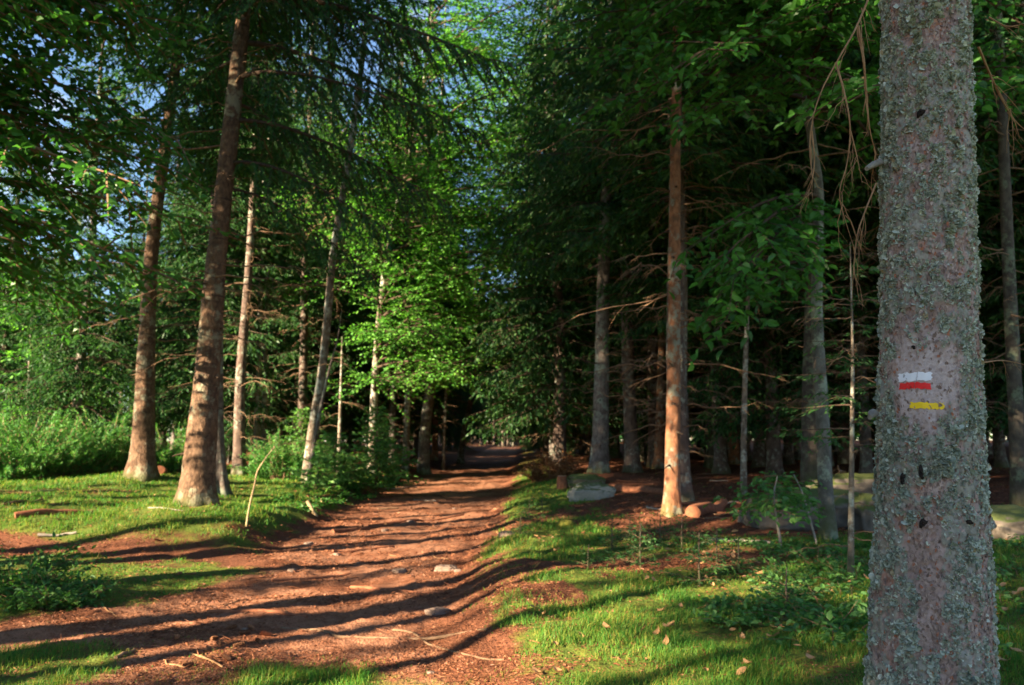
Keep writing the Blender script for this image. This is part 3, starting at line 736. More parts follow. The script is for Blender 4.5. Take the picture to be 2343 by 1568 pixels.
# the leafy tree that overhangs the upper left corner; its trunk stands outside the picture
def ob():
    r = np.random.default_rng(5); out = []
    for k, z in enumerate(np.linspace(3.7, 8.3, 66)):
        out.append((float(z), float(r.uniform(2, 70) if k % 5 else r.uniform(0, 360)), float(r.uniform(2.6, 4.3)), lb(kind='leaf6', gap=.13, eg=.062, el=.12, ew=.082, rise=float(r.uniform(-.05, .28)), droop=.24)))
    return out
own_tree('beech_tree', 'dark leafed beech whose boughs hang into the upper left corner', 'tree',
    [(-640, 1500), (-640, 1000), (-650, 500), (-660, 0)], 7.2, [(0, .30), (2, .25), (6, .16)], M['bark_beech'], 10, 32, None, 0, 1, (2.4, 7, 16, 1.5, 4.0, 0, .1, .012, 10), ob(), leaf='beech', sides=16, flare=.3, twig='twig')

# ------------------------------------------------------------------ the big lichen trunk with the painted trail marks
def big_trunk():
    gx, gy = BIG; g0 = float(gz(gx, gy, False))
    root = thing('spruce_tree', 'big lichen covered spruce trunk carrying painted trail marks', 'tree', (gx, gy, g0))
    rows = [(-300, 2109, 205), (0, 2113, 216), (500, 2121, 233), (890, 2125, 246), (1200, 2130, 268), (1568, 2128, 284), (1800, 2128, 318)]
    zc, xc, rc = [], [], []
    for py, px, w in rows:
        p = at(px, py, gy); zc.append(p[2] - g0); xc.append(p[0] - gx)
        dist = math.hypot(p[1], p[2] - HC) if False else gy
        rc.append(w / F * gy / 2 * .815)
    o = np.argsort(zc); zc = np.array(zc)[o]; xc = np.array(xc)[o]; rc = np.array(rc)[o]
    zc = np.concatenate([[-.4], zc, [9, 20]]); xc = np.concatenate([[xc[0]], xc, [xc[-1] - .15, xc[-1] - .3]]); rc = np.concatenate([[rc[0] * 1.5], rc, [rc[-1] * .8, .03]])
    def axis(z): return np.interp(z, zc, xc), np.interp(z, zc, rc)
    pz = lambda py: at(2120, py, gy - .14)[2] - g0
    def scrape(th, z):                                     # where the bark was cleaned for the paint
        a = np.angle(np.exp(1j * (th + np.pi / 2 + .58)))
        n = .7 * fbm2(th * 7, z * 16, 71, 3)
        core = np.exp(-((a + .08) / .50) ** 6 - ((z - pz(892)) / .078) ** 6)
        return np.clip(np.maximum(np.clip(1.3 - np.sqrt((a / .62) ** 2 + ((z - pz(868)) / .115) ** 2) + n, 0, .5) * 2, core), 0, 1)
    def lichen(th, z):
        X, Y = np.cos(th), np.sin(th)
        f = fbm3(X * 1.6 + 4, Y * 1.6, z * 5, 81, 3) * .35 + fbm3(X * 4.5, Y * 4.5, z * 19, 85, 3) * 1.15 + .20 + .10 * np.cos(th - np.pi * 1.0) + .12 * np.sin(z * 1.3)
        f = f - .9 * np.exp(-(np.angle(np.exp(1j * (th + np.pi / 2 + .5))) / .3) ** 2) * sst(pz(1180), pz(1350), z) * .6
        f = f - .5 * np.exp(-((z - pz(1230)) / .10) ** 2 - (np.angle(np.exp(1j * (th + np.pi / 2 + .65))) / .35) ** 2)
        return np.clip(f * 2.2 + .45, 0, 1) * (1 - scrape(th, z))
    def surf(th, z, smooth=False):
        ax, r = axis(z); X, Y = np.cos(th), np.sin(th)
        sc_ = np.clip(scrape(th, z), 0, 1); L = lichen(th, z)
        d = .010 * fbm3(X * 1.8, Y * 1.8, z * 5, 51, 3)
        if not smooth:
            pl = np.abs(fbm3(X * 5.5, Y * 5.5, z * 26, 55, 3))
            d = d + (1 - .97 * sc_) * (.006 * fbm3(X * 7, Y * 7, z * 40, 61, 3) - .006 * np.exp(-(pl / .07) ** 2)) + .0055 * L * (1 + 1.1 * fbm3(X * 12, Y * 12, z * 75, 65, 2))
        fl = 1 + .35 * np.exp(-np.maximum(z, 0) / .25) * (1 + .5 * np.cos(5 * th))
        rr = r * fl + d
        return np.stack([ax + rr * X, rr * Y, np.broadcast_to(z, rr.shape)], -1)
    N = 300
    Z = np.concatenate([np.arange(-.3, 3.2, .0045), np.arange(3.2, 20, .2)])
    th = np.linspace(0, 2 * np.pi, N, endpoint=False)
    TH, ZZ = np.meshgrid(th, Z)
    V = surf(TH, ZZ)
    n = len(Z); i = np.arange(n * N).reshape(n, N); j = np.roll(i, -1, 1)
    mb = MB(); mb.add(V.reshape(-1, 3), np.stack([i[:-1], j[:-1], j[1:], i[1:]], -1).reshape(-1, 4), 0, True)
    m, nt, out = mat('lichen_bark')
    co = objco(nt); l = attr(nt, 'lich'); s = attr(nt, 'scrape')
    n1 = noise_n(nt, co, 9, 5, .7); n2 = noise_n(nt, co, 60, 4, .7); n3 = noise_n(nt, mapping(nt, co, (1, 1, .5)), 4, 4, .6)
    c = ramp(nt, n1, [(.25, (.14, .09, .078)), (.45, (.29, .20, .172)), (.62, (.41, .29, .255)), (.8, (.52, .40, .355))])
    c = mixc(nt, ramp(nt, n3, [(.56, (0, 0, 0)), (.66, (.75, .75, .75))]), c, (.36, .15, .09))
    c = mixc(nt, s, c, ramp(nt, n2, [(.3, (.34, .245, .225)), (.7, (.54, .43, .405))]))
    c = mixc(nt, ramp(nt, math_n(nt, 'MULTIPLY', l, math_n(nt, 'ADD', n2, .45)), [(.50, (0, 0, 0)), (.72, (.7, .7, .7))]), c, ramp(nt, n2, [(.3, (.16, .165, .135)), (.7, (.33, .34, .28))]))
    finish(nt, out, c, .95, bump(nt, math_n(nt, 'ADD', n2, n1), .7, .006), .1)
    link('trunk', mb.mesh('trunk', m, dict(lich=lichen(TH, ZZ), scrape=np.clip(scrape(TH, ZZ), 0, 1))), root)
    # crust of frilly lichen lobes
    rng = np.random.default_rng(3)
    n = 300000
    t = rng.uniform(0, 2 * np.pi, n); z = rng.uniform(.0, 3.1, n)
    keep = rng.uniform(0, 1, n) < np.clip(lichen(t, z) * 1.5 - .62, 0, 1) * np.clip(.5 + 2.2 * fbm3(np.cos(t) * 6, np.sin(t) * 6, z * 30, 111, 3), .05, 1) * .95
    t, z = t[keep], z[keep]; n = len(t)
    P = surf(t, z); e = 1e-3
    Nn = np.stack([np.cos(t), np.sin(t), np.zeros(n)], -1)
    up = np.array([0, 0, 1.])
    d = nrm(rng.normal(0, 1, (n, 3))); d = nrm(d - Nn * (d * Nn).sum(1, keepdims=True) + Nn * rng.uniform(.2, 1.3, (n, 1)) - up * .15)
    q = nrm(np.cross(d, Nn + rng.normal(0, .4, (n, 3)))); w = np.cross(q, d)
    size = rng.uniform(.0024, .0062, n)[:, None] * (1 + .6 * (rng.uniform(0, 1, (n, 1)) > .93)) * np.clip(1.05 + .8 * fbm3(np.cos(t) * 4, np.sin(t) * 4, z * 16, 121, 2), .6, 1.7)[:, None]
    K = 6; ring = []
    for k in range(K):
        a = -1.5 + 3.0 * k / (K - 1)
        ring.append(P + Nn * .0005 + size * (d * math.cos(a) * 1.25 + q * math.sin(a) + w * rng.uniform(-.35, .35, (n, 1))))
    Vv = np.stack([P - Nn * .0015] + ring, 1); b = np.arange(n)[:, None] * (K + 1)
    Fc = np.concatenate([b + np.array([0, k, k + 1]) for k in range(1, K)])
    mb = MB(); mb.add(Vv.reshape(-1, 3), Fc, 0)
    ml = leaf_mat('crusty_lichen', [(.15, (.15, .17, .14)), (.4, (.30, .335, .27)), (.65, (.50, .515, .43)), (.9, (.66, .655, .56))], 1.0, .15, .02, patch=(.965, (.36, .27, .15)))
    o = link('lichen', mb.mesh('lichen', ml), root); o['kind'] = 'stuff'
    # loose scales of the bare bark
    n = 110000; t = rng.uniform(0, 2 * np.pi, n); z = rng.uniform(0, 3.1, n)
    keep = (rng.uniform(0, 1, n) < (1 - .75 * np.clip(lichen(t, z) * 1.6 - .5, 0, 1)) * (1 - .8 * np.clip(scrape(t, z), 0, 1)) * .5)
    t, z = t[keep], z[keep]; n = len(t); P = surf(t, z); Nn = np.stack([np.cos(t), np.sin(t), 0 * t], -1)
    dd = nrm(np.cross(Nn, up) * rng.normal(0, .5, (n, 1)) - up * rng.choice([-1, 1], (n, 1)) + Nn * rng.uniform(.02, .45, (n, 1)))
    mb = MB(); leaf6(mb, P - Nn * .0005, dd, Nn + rng.normal(0, .25, (n, 3)), rng.uniform(.006, .016, n), rng.uniform(.005, .011, n), 0, .1)
    mbk = leaf_mat('loose_bark_scales', [(.15, (.13, .082, .07)), (.4, (.25, .165, .14)), (.65, (.37, .26, .225)), (.9, (.54, .43, .38))], 1.0, .05, .02, patch=(.93, (.36, .13, .07)))
    o = link('bark_scales', mb.mesh('bark_scales', mbk), root); o['kind'] = 'stuff'
    # painted marks: thin coats that follow the bark
    def paint(name, label, x0, y0, x1, y1, col, seed, crack=None):
        nu, nv = 70, 22
        U, W = np.meshgrid(np.linspace(0, 1, nu), np.linspace(0, 1, nv))
        PX = x0 + (x1 - x0) * U; PY = y0 + (y1 - y0) * W + .8 * np.sin(U * 5 + seed)
        PX = PX + (2.5 * noise2(W * 7, seed * 1.0, seed)) * np.where(U > .5, 1, -1) * np.abs(U - .5) * 2
        PY = PY + 1.8 * noise2(U * 16, W * 0 + seed, seed + 4) * (np.abs(W - .5) * 2)
        row = np.interp(PY, [r_[0] for r_ in rows], [r_[1] for r_ in rows]); wd = np.interp(PY, [r_[0] for r_ in rows], [r_[2] for r_ in rows])
        sn = np.clip((PX - row) / (wd / 2), -.98, .98)
        phi = math.atan2(gx, gy)
        T_ = -np.pi / 2 + np.arcsin(sn) - phi
        Zz = at(2120, 784, gy - .15)[2] - g0 + (784 - PY) / F * (gy - .14)
        Yd = gy + wd / F * gy / 2 * .815 * np.sin(T_)
        Zz = np.array([[at(px, py, yy)[2] - g0 for px, py, yy in zip(a, b_, c_)] for a, b_, c_ in zip(PX, PY, Yd)])
        s0 = surf(T_, Zz, True); ax, _ = axis(Zz)
        nn = np.stack([np.cos(T_), np.sin(T_), 0 * T_], -1)
        top = s0 + nn * .0030
        i = np.arange(nu * nv).reshape(nv, nu)
        Fq = np.stack([i[:-1, :-1], i[1:, :-1], i[1:, 1:], i[:-1, 1:]], -1)
        if crack is not None:
            uu = (U[:-1, :-1] + U[:-1, 1:]) / 2; vv = (W[:-1, :-1] + W[1:, :-1]) / 2
            bad = np.zeros_like(uu, bool)
            for cu, amp in crack: bad |= np.abs(uu - cu - amp * noise2(vv * 4, seed + cu * 9, 3)) < .008
            Fq = Fq[~bad]
        Fq = Fq.reshape(-1, 4)
        bd = np.concatenate([i[0], i[1:, -1], i[-1, ::-1][1:], i[::-1, 0][1:-1]])
        low = (s0 - nn * .002).reshape(-1, 3)
        Vt = top.reshape(-1, 3); k = len(bd); kk = np.arange(k)
        mb = MB(); mb.add(Vt, Fq, 0, True)
        mb.add(np.vstack([Vt[bd], low[bd]]), np.stack([kk, np.roll(kk, -1), np.roll(kk, -1) + k, kk + k], -1), 0)
        pm, nt, out = mat(name + '_' + label.split()[0]); co = objco(nt)
        a = noise_n(nt, co, 120, 4, .7); b2 = noise_n(nt, co, 30, 3)
        c = mixc(nt, ramp(nt, b2, [(.35, (0, 0, 0)), (.75, (.35, .35, .35))]), col, tuple(v * .75 for v in col))
        c = mixc(nt, ramp(nt, a, [(.68, (0, 0, 0)), (.76, (.55, .55, .55))]), c, (.2, .12, .1))
        finish(nt, out, c, .55, bump(nt, a, .4, .002), .3)
        o = link(name, mb.mesh(name, pm), root); o['label'] = label
    paint('paint_mark', 'white painted bar of the trail mark', 2053, 853, 2132, 872, (.80, .76, .80), 1, [(.22, .05), (.58, .04)])
    paint('paint_mark', 'red painted bar under the white one', 2055, 876, 2131, 890, (.78, .018, .015), 2, [(.5, .03)])
    paint('paint_mark', 'yellow painted bar below the red and white mark', 2082, 922, 2159, 936, (.88, .56, .008), 3, None)
    # dark knots where branches broke off
    for px, py, sx, sy in ((2066, 1098, 7, 12), (2109, 1082, 6, 14), (2111, 1200, 9, 10), (2105, 245, 9, 9), (2090, 790, 5, 4), (2215, 1195, 7, 5)):
        row = np.interp(py, [r_[0] for r_ in rows], [r_[1] for r_ in rows]); wd = np.interp(py, [r_[0] for r_ in rows], [r_[2] for r_ in rows])
        t0 = -np.pi / 2 + math.asin((px - row) / (wd / 2)) - math.atan2(gx, gy); z0 = at(px, py, gy - .14)[2] - g0
        c = surf(np.array([t0]), np.array([z0]))[0]; nn = np.array([math.cos(t0), math.sin(t0), 0]); ta = np.array([-nn[1], nn[0], 0])
        a = np.linspace(0, 2 * np.pi, 14, endpoint=False); mb = MB(); k = gy / F
        rings = []
        for f, h in ((1.0, -.001), (.8, .007), (.5, .010), (.25, .009)):
            rad = f * (1 + .22 * np.sin(a * 2 + px) + .12 * np.cos(a * 3 + py) + .1 * np.sin(a * 5 + py))
            rings.append(c + nn * h + ta * (np.cos(a) * rad * sx * k)[:, None] + np.array([0, 0, 1.]) * (np.sin(a) * rad * sy * k)[:, None])
        Vk = np.concatenate(rings + [[c]]); idx = np.arange(56).reshape(4, 14); jd = np.roll(idx, -1, 1)
        mb.add(Vk, np.stack([idx[:-1], jd[:-1], jd[1:], idx[1:]], -1).reshape(-1, 4), 0, True)
        mb.add(Vk, np.stack([idx[3], jd[3], np.full(14, 56)], -1), 0, True)
        link('knot', mb.mesh('knot', M['knot']), root)
    # broken branch stubs and hanging dead twigs
    off = np.array([gx, gy, g0])
    for P in ([(2012, 372, 2.3), (1998, 378, 2.27), (1982, 386, 2.25)], [(2228, 385, 2.3), (2240, 392, 2.27)], [(2262, 1195, 2.3), (2276, 1205, 2.28)], [(2000, 945, 2.3), (1990, 955, 2.27)]):
        mb = MB(); Q = catmull(np.array([at(*p) for p in P]) - off, 8); tube(mb, Q, np.linspace(.013, .007, 8), 9, 0, True, .5, 4)
        link('stub', mb.mesh('stub', M['twig_grey']), root)
    rng = np.random.default_rng(12)
    def twig(mb, P, r, nsub, lsub):
        Q = catmull(np.array([at(*p) for p in P]) - off, 26); s = np.linspace(0, 1, 26)
        tube(mb, Q, r * (1 - .8 * s), 5, 0, True, .25, 7, cap=False)
        T = nrm(np.gradient(Q, axis=0))
        for k in range(nsub):
            i = int(rng.uniform(.2, .97) * 25); d = nrm(T[i] + rng.normal(0, .55, 3) * np.array([1, .7, .6]) - np.array([0, 0, .35])); L = lsub * rng.uniform(.4, 1.2)
            sP = Q[i] + np.linspace(0, 1, 7)[:, None] * d * L; sP[:, 2] -= .25 * L * np.linspace(0, 1, 7) ** 2; sP[:, 0] += .06 * L * np.cumsum(rng.normal(0, .5, 7))
            tube(mb, sP, r * .42 * (1 - .8 * np.linspace(0, 1, 7)), 4, 0, True, cap=False)
            for q in range(2):
                b = sP[rng.integers(2, 6)]; e = b + nrm(d + rng.normal(0, .6, 3) - np.array([0, 0, .3])) * L * .4
                prisms(mb, [b], [e], r * .2, r * .08)
    Y0 = 2.25
    TW = [([(2012, -80, 2.3), (1985, 0, 2.2), (1955, 70, 2.15), (1915, 140, 2.1), (1878, 210, 2.1), (1857, 280, 2.1), (1852, 350, 2.1), (1872, 430, 2.12), (1895, 440, 2.13)], .0042, 9, .13),
          ([(1962, 60, 2.16), (1975, 140, 2.17), (1982, 230, 2.2), (1992, 310, 2.24), (2006, 358, 2.28)], .005, 5, .12),
          ([(1912, 145, 2.1), (1930, 210, 2.08), (1944, 290, 2.08), (1936, 380, 2.1), (1920, 440, 2.1), (1938, 520, 2.12), (1958, 580, 2.14)], .0032, 9, .11),
          ([(2004, 420, 2.25), (1980, 480, 2.2), (1960, 540, 2.17), (1952, 620, 2.16), (1948, 690, 2.16)], .003, 7, .10),
          ([(1945, 300, 2.08), (1960, 360, 2.1), (1972, 420, 2.12)], .0024, 5, .09),
          ([(1857, 300, 2.1), (1862, 380, 2.1), (1850, 440, 2.1), (1828, 490, 2.1)], .0024, 5, .08),
          ([(2238, 108, 2.35), (2262, 165, 2.4), (2290, 225, 2.45), (2335, 290, 2.5), (2400, 330, 2.5)], .0045, 8, .14),
          ([(2262, 40, 2.4), (2300, 60, 2.4), (2360, 50, 2.4)], .003, 6, .14),
          ([(2246, 830, 2.35), (2300, 826, 2.5), (2360, 838, 2.6)], .003, 6, .1)]
    for P, r, nsub, ls in TW:
        mb = MB(); twig(mb, P, r, nsub, ls)
        link('dead_branch', mb.mesh('dead_branch', M['twig_warm']), root)
    cr = link('crown', CROWN['tall'][2], root, (xc[-2], 0, 6.5)); cr.scale = (.8, .8, 1)
    return root
big_trunk()

# ------------------------------------------------------------------ the wood behind
rng = np.random.default_rng(2024)
TAKEN = [(o.location.x, o.location.y) for o in COL.objects if o.parent is None and o.get('category') == 'tree' and o.location.z > -20]
def free(x, y, d):
    return all((x - a) ** 2 + (y - b) ** 2 > d * d for a, b in TAKEN)
def wood(n, kind, xr_, yr_, dmin, label, group, smin=.85, smax=1.15, ok=lambda x, y: True):
    k = tries = 0
    while k < n and tries < n * 60:
        tries += 1
        x = rng.uniform(*xr_); y = rng.uniform(*yr_)
        xl, xr2 = path_edges(y)
        if xl - .6 < x < xr2 + .7 or not ok(x, y) or not free(x, y, dmin): continue
        TAKEN.append((x, y)); place(kind, rng.integers(0, 9), x, y, rng.uniform(0, 6.28), rng.uniform(smin, smax), label, group); k += 1

# spruces lining the path, with branches low enough to close over it
for x, y, i, s, lab in (
    (1.5, 24.5, 0, 1.12, 'dense spruce on the right path bank with low hanging boughs, nearest of its row'),
    (1.6, 30, 1, 1.15, 'second dense low branched spruce along the right path bank'),
    (1.7, 36.5, 0, 1.2, 'third dense low branched spruce along the right path bank')):
    place('edge', i, x, y, i * 2.1 + x, s, lab); TAKEN.append((x, y))
for x, y, i, s, lab in (
    (-9.4, 24.5, 0, 1.0, 'bushy spruce with drooping boughs behind the grey dead branched spruce'),
    (-12.5, 22.5, 1, .8, 'bushy spruce seen right behind the sunlit orange split trunk'),
    (-17, 26, 0, .75, 'sunlit spruce at the far left behind the broom bushes'),
    (-7.6, 31, 1, .9, 'bushy spruce between the birch pair and the beech'),
    (-5.3, 34.5, 0, 1.15, 'dense low branched spruce at the left path edge beyond the beech'),
    (-8.6, 34.5, 1, 1.0, 'dark bushy spruce right behind the birch pair, in the second row'),
    (-10.8, 30, 0, 1.0, 'dark bushy spruce deep between the two near trunks'),
    (-13, 33.5, 1, 1.1, 'dark bushy spruce deep behind the sunlit split trunk'),
    (-11, 37.5, 0, 1.1, 'dark bushy spruce in the third row behind the birch pair'),
    (-6.6, 39.5, 0, 1.1, 'dark bushy spruce behind the stout grey trunk'),
    (-4.9, 45, 1, 1.2, 'dense low branched spruce at the left mouth of the tunnel')):
    place('edge', i, x, y, i * 2.1 + x, s, lab); TAKEN.append((x, y))
wood(26, 'edge', (3.5, 24), (17, 46), 2.8, 'low branched dark spruce inside the shaded wood right of the path', 'low branched spruces inside the right wood', .8, 1.1, ok=lambda x, y: x < .66 * y + 3)
wood(14, 'edge', (1.6, 6), (40, 85), 3.0, 'low branched dark spruce further along the right path edge', 'low branched spruces along the far path', .9, 1.2)
wood(26, 'edge', (-22, -4), (40, 80), 3.0, 'low branched dark spruce deeper in the wood left of the path', 'low branched spruces along the far path', .9, 1.2)
G1 = 'dark spruces inside the wood right of the path'
L1 = 'dark trunked spruce among many inside the shaded wood right of the path'
wood(58, 'wood', (2.6, 26), (12.5, 40), 1.75, L1, G1, ok=lambda x, y: x < .66 * y + 3)
wood(24, 'wood', (2.2, 45), (40, 85), 2.6, L1, G1, ok=lambda x, y: x < .66 * y + 3)
G2 = 'spruces inside the wood left of the path'
L2 = 'thin spruce among many inside the wood left of the path'
wood(38, 'wood', (-22, -4.4), (27, 46), 2.2, L2, G2, ok=lambda x, y: x > -.3 * y - 1)
wood(26, 'wood', (-50, -4.2), (46, 90), 2.8, L2, G2, ok=lambda x, y: x > -.70 * y - 3)
wood(12, 'edge', (-45, -18), (36, 62), 4.2, 'bushy spruce along the bright far left edge of the wood', 'bushy spruces along the far left edge', .5, .75)
G3 = 'pale trunks closing the end of the path'
wood(14, 'wood', (-9, 9), (88, 130), 1.8, 'pale straight trunk in the gloom where the path ends', G3)
def distant_wood():
    r = np.random.default_rng(99); mb = MB()
    for q in range(420):
        a = r.uniform(-1.05, 1.05); d = r.uniform(100, 190); x, y = d * math.sin(a), d * math.cos(a)
        if abs(x) < 9 and y < 146: y = r.uniform(147, 190)
        if q > 360: x, y = r.uniform(-22, 22), r.uniform(148, 185)
        z0 = float(gz(x, y, False)); H = r.uniform(17, 23)
        prisms(mb, [(x, y, z0 - .3)], [(x, y, z0 + H)], .22, .03, 0)
        n = 260; t = r.uniform(0.02, 1, n) ** 1.1; Rr = 3.1 * (1 - t) ** .8 + .2; az = r.uniform(0, 6.28, n); q_ = np.sqrt(r.uniform(.05, 1, n))
        P = np.stack([x + np.cos(az) * Rr * q_ * .4, y + np.sin(az) * Rr * q_ * .4, z0 + 1.0 + t * (H - 1.0)], -1)
        D = np.stack([np.cos(az), np.sin(az), -.45 + 0 * az], -1) + r.normal(0, .25, (n, 3))
        blades(mb, P, D, np.array([0, 0, 1.]) + r.normal(0, .4, (n, 3)), Rr * .8 + .4, .55, 1)
    tag(link('distant_wood', mb.mesh('distant_wood', [M['bark_far'], M['needle']])), 'far off dark spruce wood closing the view behind the trees', 'wood', None, 'stuff')
distant_wood()
k = 0
for x, y in ((-2.2, 137), (-1.2, 138), (-.2, 136), (.6, 139), (1.5, 137), (2.4, 138), (-3.1, 136), (-1.7, 142), (.2, 143), (1.1, 144), (-.7, 141), (2.0, 142)):
    place('wood', k, x, y, k * 1.3, 1.0, 'pale straight trunk in the gloom where the path ends', G3); k += 1
G5 = 'small spruces growing under the tall trunks'
L5 = 'small dark spruce growing in the shade under the tall trunks beyond the lawn'
wood(16, 'edge', (-13, -4.0), (23.5, 44), 1.3, L5, G5, .10, .22)
wood(12, 'edge', (1.6, 11), (22, 44), 1.3, L5, G5, .10, .24)
wood(10, 'edge', (-5, 3), (50, 80), 1.3, L5, G5, .12, .3)
# trees left of and behind the photographer, which stripe the path with their shadows
G4 = 'spruces beside and behind the viewpoint'
L4 = 'spruce standing left of and behind the viewpoint outside the picture'
def sunpos(n, t):      # n: offset across the sunlight, t: metres towards the sun from the path
    return (-.57 * n + SUN_TO[0] * t, .82 * n + SUN_TO[1] * t)
SHADE = [('edge', .2, 5.5, .46), ('edge', 1.0, 7.5, .5), ('edge', 1.5, 5.2, .36), ('edge', .9, 4.0, .28), ('edge', 1.9, 8.5, .42), ('edge', .5, 10, .62), ('edge', 1.3, 11.5, .6), ('edge', -.6, 7, .6), ('high', .8, 11, .8), 
         ('high', 3.05, 7.2, .56), ('high', 4.6, 6.4, .6), ('high', 5.75, 9.0, .8), ('high', 6.1, 6.2, .95), ('high', 6.35, 11.5, 1.3), ('high', 6.95, 7.4, 1.2), ('high', 8.75, 6.2, 1.25), ('high', 10.4, 6.8, .85),
         ('high', 11.3, 10, 1.05), ('high', 13.5, 7.4, 1.0), ('high', 14.6, 10, 1.0), ('high', 15.8, 7.5, .95), ('high', 16.8, 10.5, .9), ('high', 17.6, 8, .85), ('high', 2.4, 11, .95), ('edge', 7.9, 4.8, .24), ('edge', 8.5, 4.0, .17), ('edge', 5.1, 9.5, .3)]
for k, (kd, n_, t, s) in enumerate(SHADE):
    x, y = sunpos(n_, t)
    place(kd, k, x, y, k * 1.9, s, L4, G4)

# ------------------------------------------------------------------ young spruces and bushes
def small_spruce(label, x, y, H, Rad, seed, mat_n='needle_bright', el=.07, ew=.018, group=None, gap=.16, per=5, bgap=.08, eg=.045):
    z = float(gz(x, y)); root = thing('young_spruce', label, 'young tree', (x, y, z), group)
    mb = MB(); tube(mb, np.array([[0, 0, -.1], [0, 0, H * .5], [.01, 0, H]]), np.array([.012, .008, .003]) * max(1, H), 6, 0, True)
    link('trunk', mb.mesh('trunk', M['bark_far']), root)
    r = np.random.default_rng(seed); mb = MB(); zz = H * .08
    while zz < H * .98:
        t = zz / H
        for k in range(per):
            bough(mb, r, (0, 0, zz), r.uniform(0, 6.28), (Rad * (1 - t) ** .8 + .05) * r.uniform(.7, 1.15), .35 + .3 * t, .2, 'needle', bgap, .4, .12, eg, el, ew, tip=.0)
        zz += gap * r.uniform(.8, 1.2)
    link('crown', mb.mesh('crown', [M['twig'], M[mat_n]]), root)
    return root
for lab, px, Y, H, Rad, sd in (
    ('bright green young spruce beside the path in front of the beech trunk', 862, 20.0, 2.3, 1.15, 1),
    ('low bright green young spruce left of the short pale stem', 765, 18.7, 1.3, 1.0, 2),
    ('young spruce with thin crown behind the leaning birch foot', 690, 22.5, 1.9, .9, 3),
    ('small young spruce at the dark bank beneath the leaning birch', 730, 17.4, .8, .6, 4)):
    small_spruce(lab, at(px, 1000, Y)[0], Y, H, Rad, sd, 'needle_bright', .13, .04, None, .14, 7, .09, .06)
SEED = [(1400, 1260, .34), (1345, 1300, .22), (1465, 1300, .4), (1600, 1340, .42), (1510, 1240, .3), (1560, 1255, .32), (1690, 1310, .3), (1440, 1235, .25), (1210, 1190, .3), (1240, 1170, .32), (1190, 1225, .25), (1640, 1290, .3), (1800, 1400, .3)]
for k, (px, py, H) in enumerate(SEED):
    p = ground(px, py)
    small_spruce('tiny spruce seedling in the grass on the right bank', p[0], p[1], H, H * .75, 40 + k, 'needle', .045, .010, 'spruce seedlings on the right bank', .07, 5, .04, .03)

def bush(name, label, cat, x, y, H, Rad, seed, n=260, leaf='broom', kind='broom', group=None, el=.065, ew=.02, lean=.55):
    z = float(gz(x, y)); root = thing(name, label, cat, (x, y, z), group); r = np.random.default_rng(seed)
    mb = MB()
    for k in range(n):
        a = r.uniform(0, 6.28); q = math.sqrt(r.uniform(0, 1)); b = np.array([math.cos(a) * q * Rad * .45, math.sin(a) * q * Rad * .45, -.03])
        hh = H * r.uniform(.45, 1.05) * (1 - .35 * q); L = hh
        h = np.array([math.cos(a), math.sin(a), 0]); s = np.linspace(0, 1, 8)
        hh *= .75 + .35 * math.sin(a * 3 + seed); P = b + h * (s ** 1.4 * lean * Rad * r.uniform(.3, 1.1))[:, None] + np.array([0, 0, 1.]) * (hh * s - .12 * hh * s ** 3)[:, None] + np.cumsum(r.normal(0, .02 * H, (8, 3)), 0)
        prisms(mb, P[:-1], P[1:], np.linspace(.006, .003, 7) * max(.6, H), np.linspace(.0055, .002, 7) * max(.6, H), 1)
        m_ = int(48 * (H if kind == 'broom' else max(H, .7) * .55)); sj = r.uniform(.15, 1, m_)
        pos = np.stack([np.interp(sj, s, P[:, c]) for c in range(3)], -1)
        if kind == 'broom':
            d = nrm(h * .5 + np.array([0, 0, .55]) + r.normal(0, .6, (m_, 3)))
            blades(mb, pos, d, r.normal(0, 1, (m_, 3)), el * r.uniform(.8, 2.0, m_), ew * r.uniform(.6, 1.4, m_), 0)
        else:
            d = nrm(r.normal(0, 1, (m_, 3)) * np.array([1, 1, .35]))
            leaf6(mb, pos + d * .02, d, np.array([0, 0, 1.]) + r.normal(0, .4, (m_, 3)), el * r.uniform(.6, 1.3, m_), ew * r.uniform(.7, 1.2, m_), 0)
    link('foliage', mb.mesh('foliage', [M[leaf], M['twig']]), root)
    return root
for lab, px, Y, H, Rad, sd in (
    ('tall green broom bush at the left picture edge', 30, 18.5, 2.1, 1.7, 1),
    ('wide green broom bush with brown lower twigs at the left of the lawn', 130, 19.5, 1.9, 1.6, 2),
    ('green broom bush close left of the sunlit split trunk', 245, 20.5, 2.0, 1.5, 3),
    ('rounded broom bush filling the gap between the two near spruces', 395, 21, 1.6, 1.2, 4),
    ('pale green broom bush far behind the left lawn edge', -60, 24, 2.6, 2.2, 5),
    ('loose green bush between the grey spruce and the leaning birch', 650, 20.5, 1.5, 1.1, 6),
    ('sunny bush deep behind the broom bushes', 190, 27, 2.8, 2.4, 7)):
    bush('broom_bush', lab, 'bush', at(px, 1000, Y)[0], Y, H, Rad, sd)
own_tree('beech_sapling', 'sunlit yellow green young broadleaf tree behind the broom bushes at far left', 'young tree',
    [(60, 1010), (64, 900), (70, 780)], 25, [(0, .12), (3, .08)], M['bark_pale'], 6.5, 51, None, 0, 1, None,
    [(float(z), float(rngb.uniform(0, 360)), float(rngb.uniform(1.4, 2.4)), lb(el=.15, ew=.10, gap=.16, eg=.08)) for z in np.linspace(1.0, 6.4, 44)], leaf='beech_sun', sides=12)
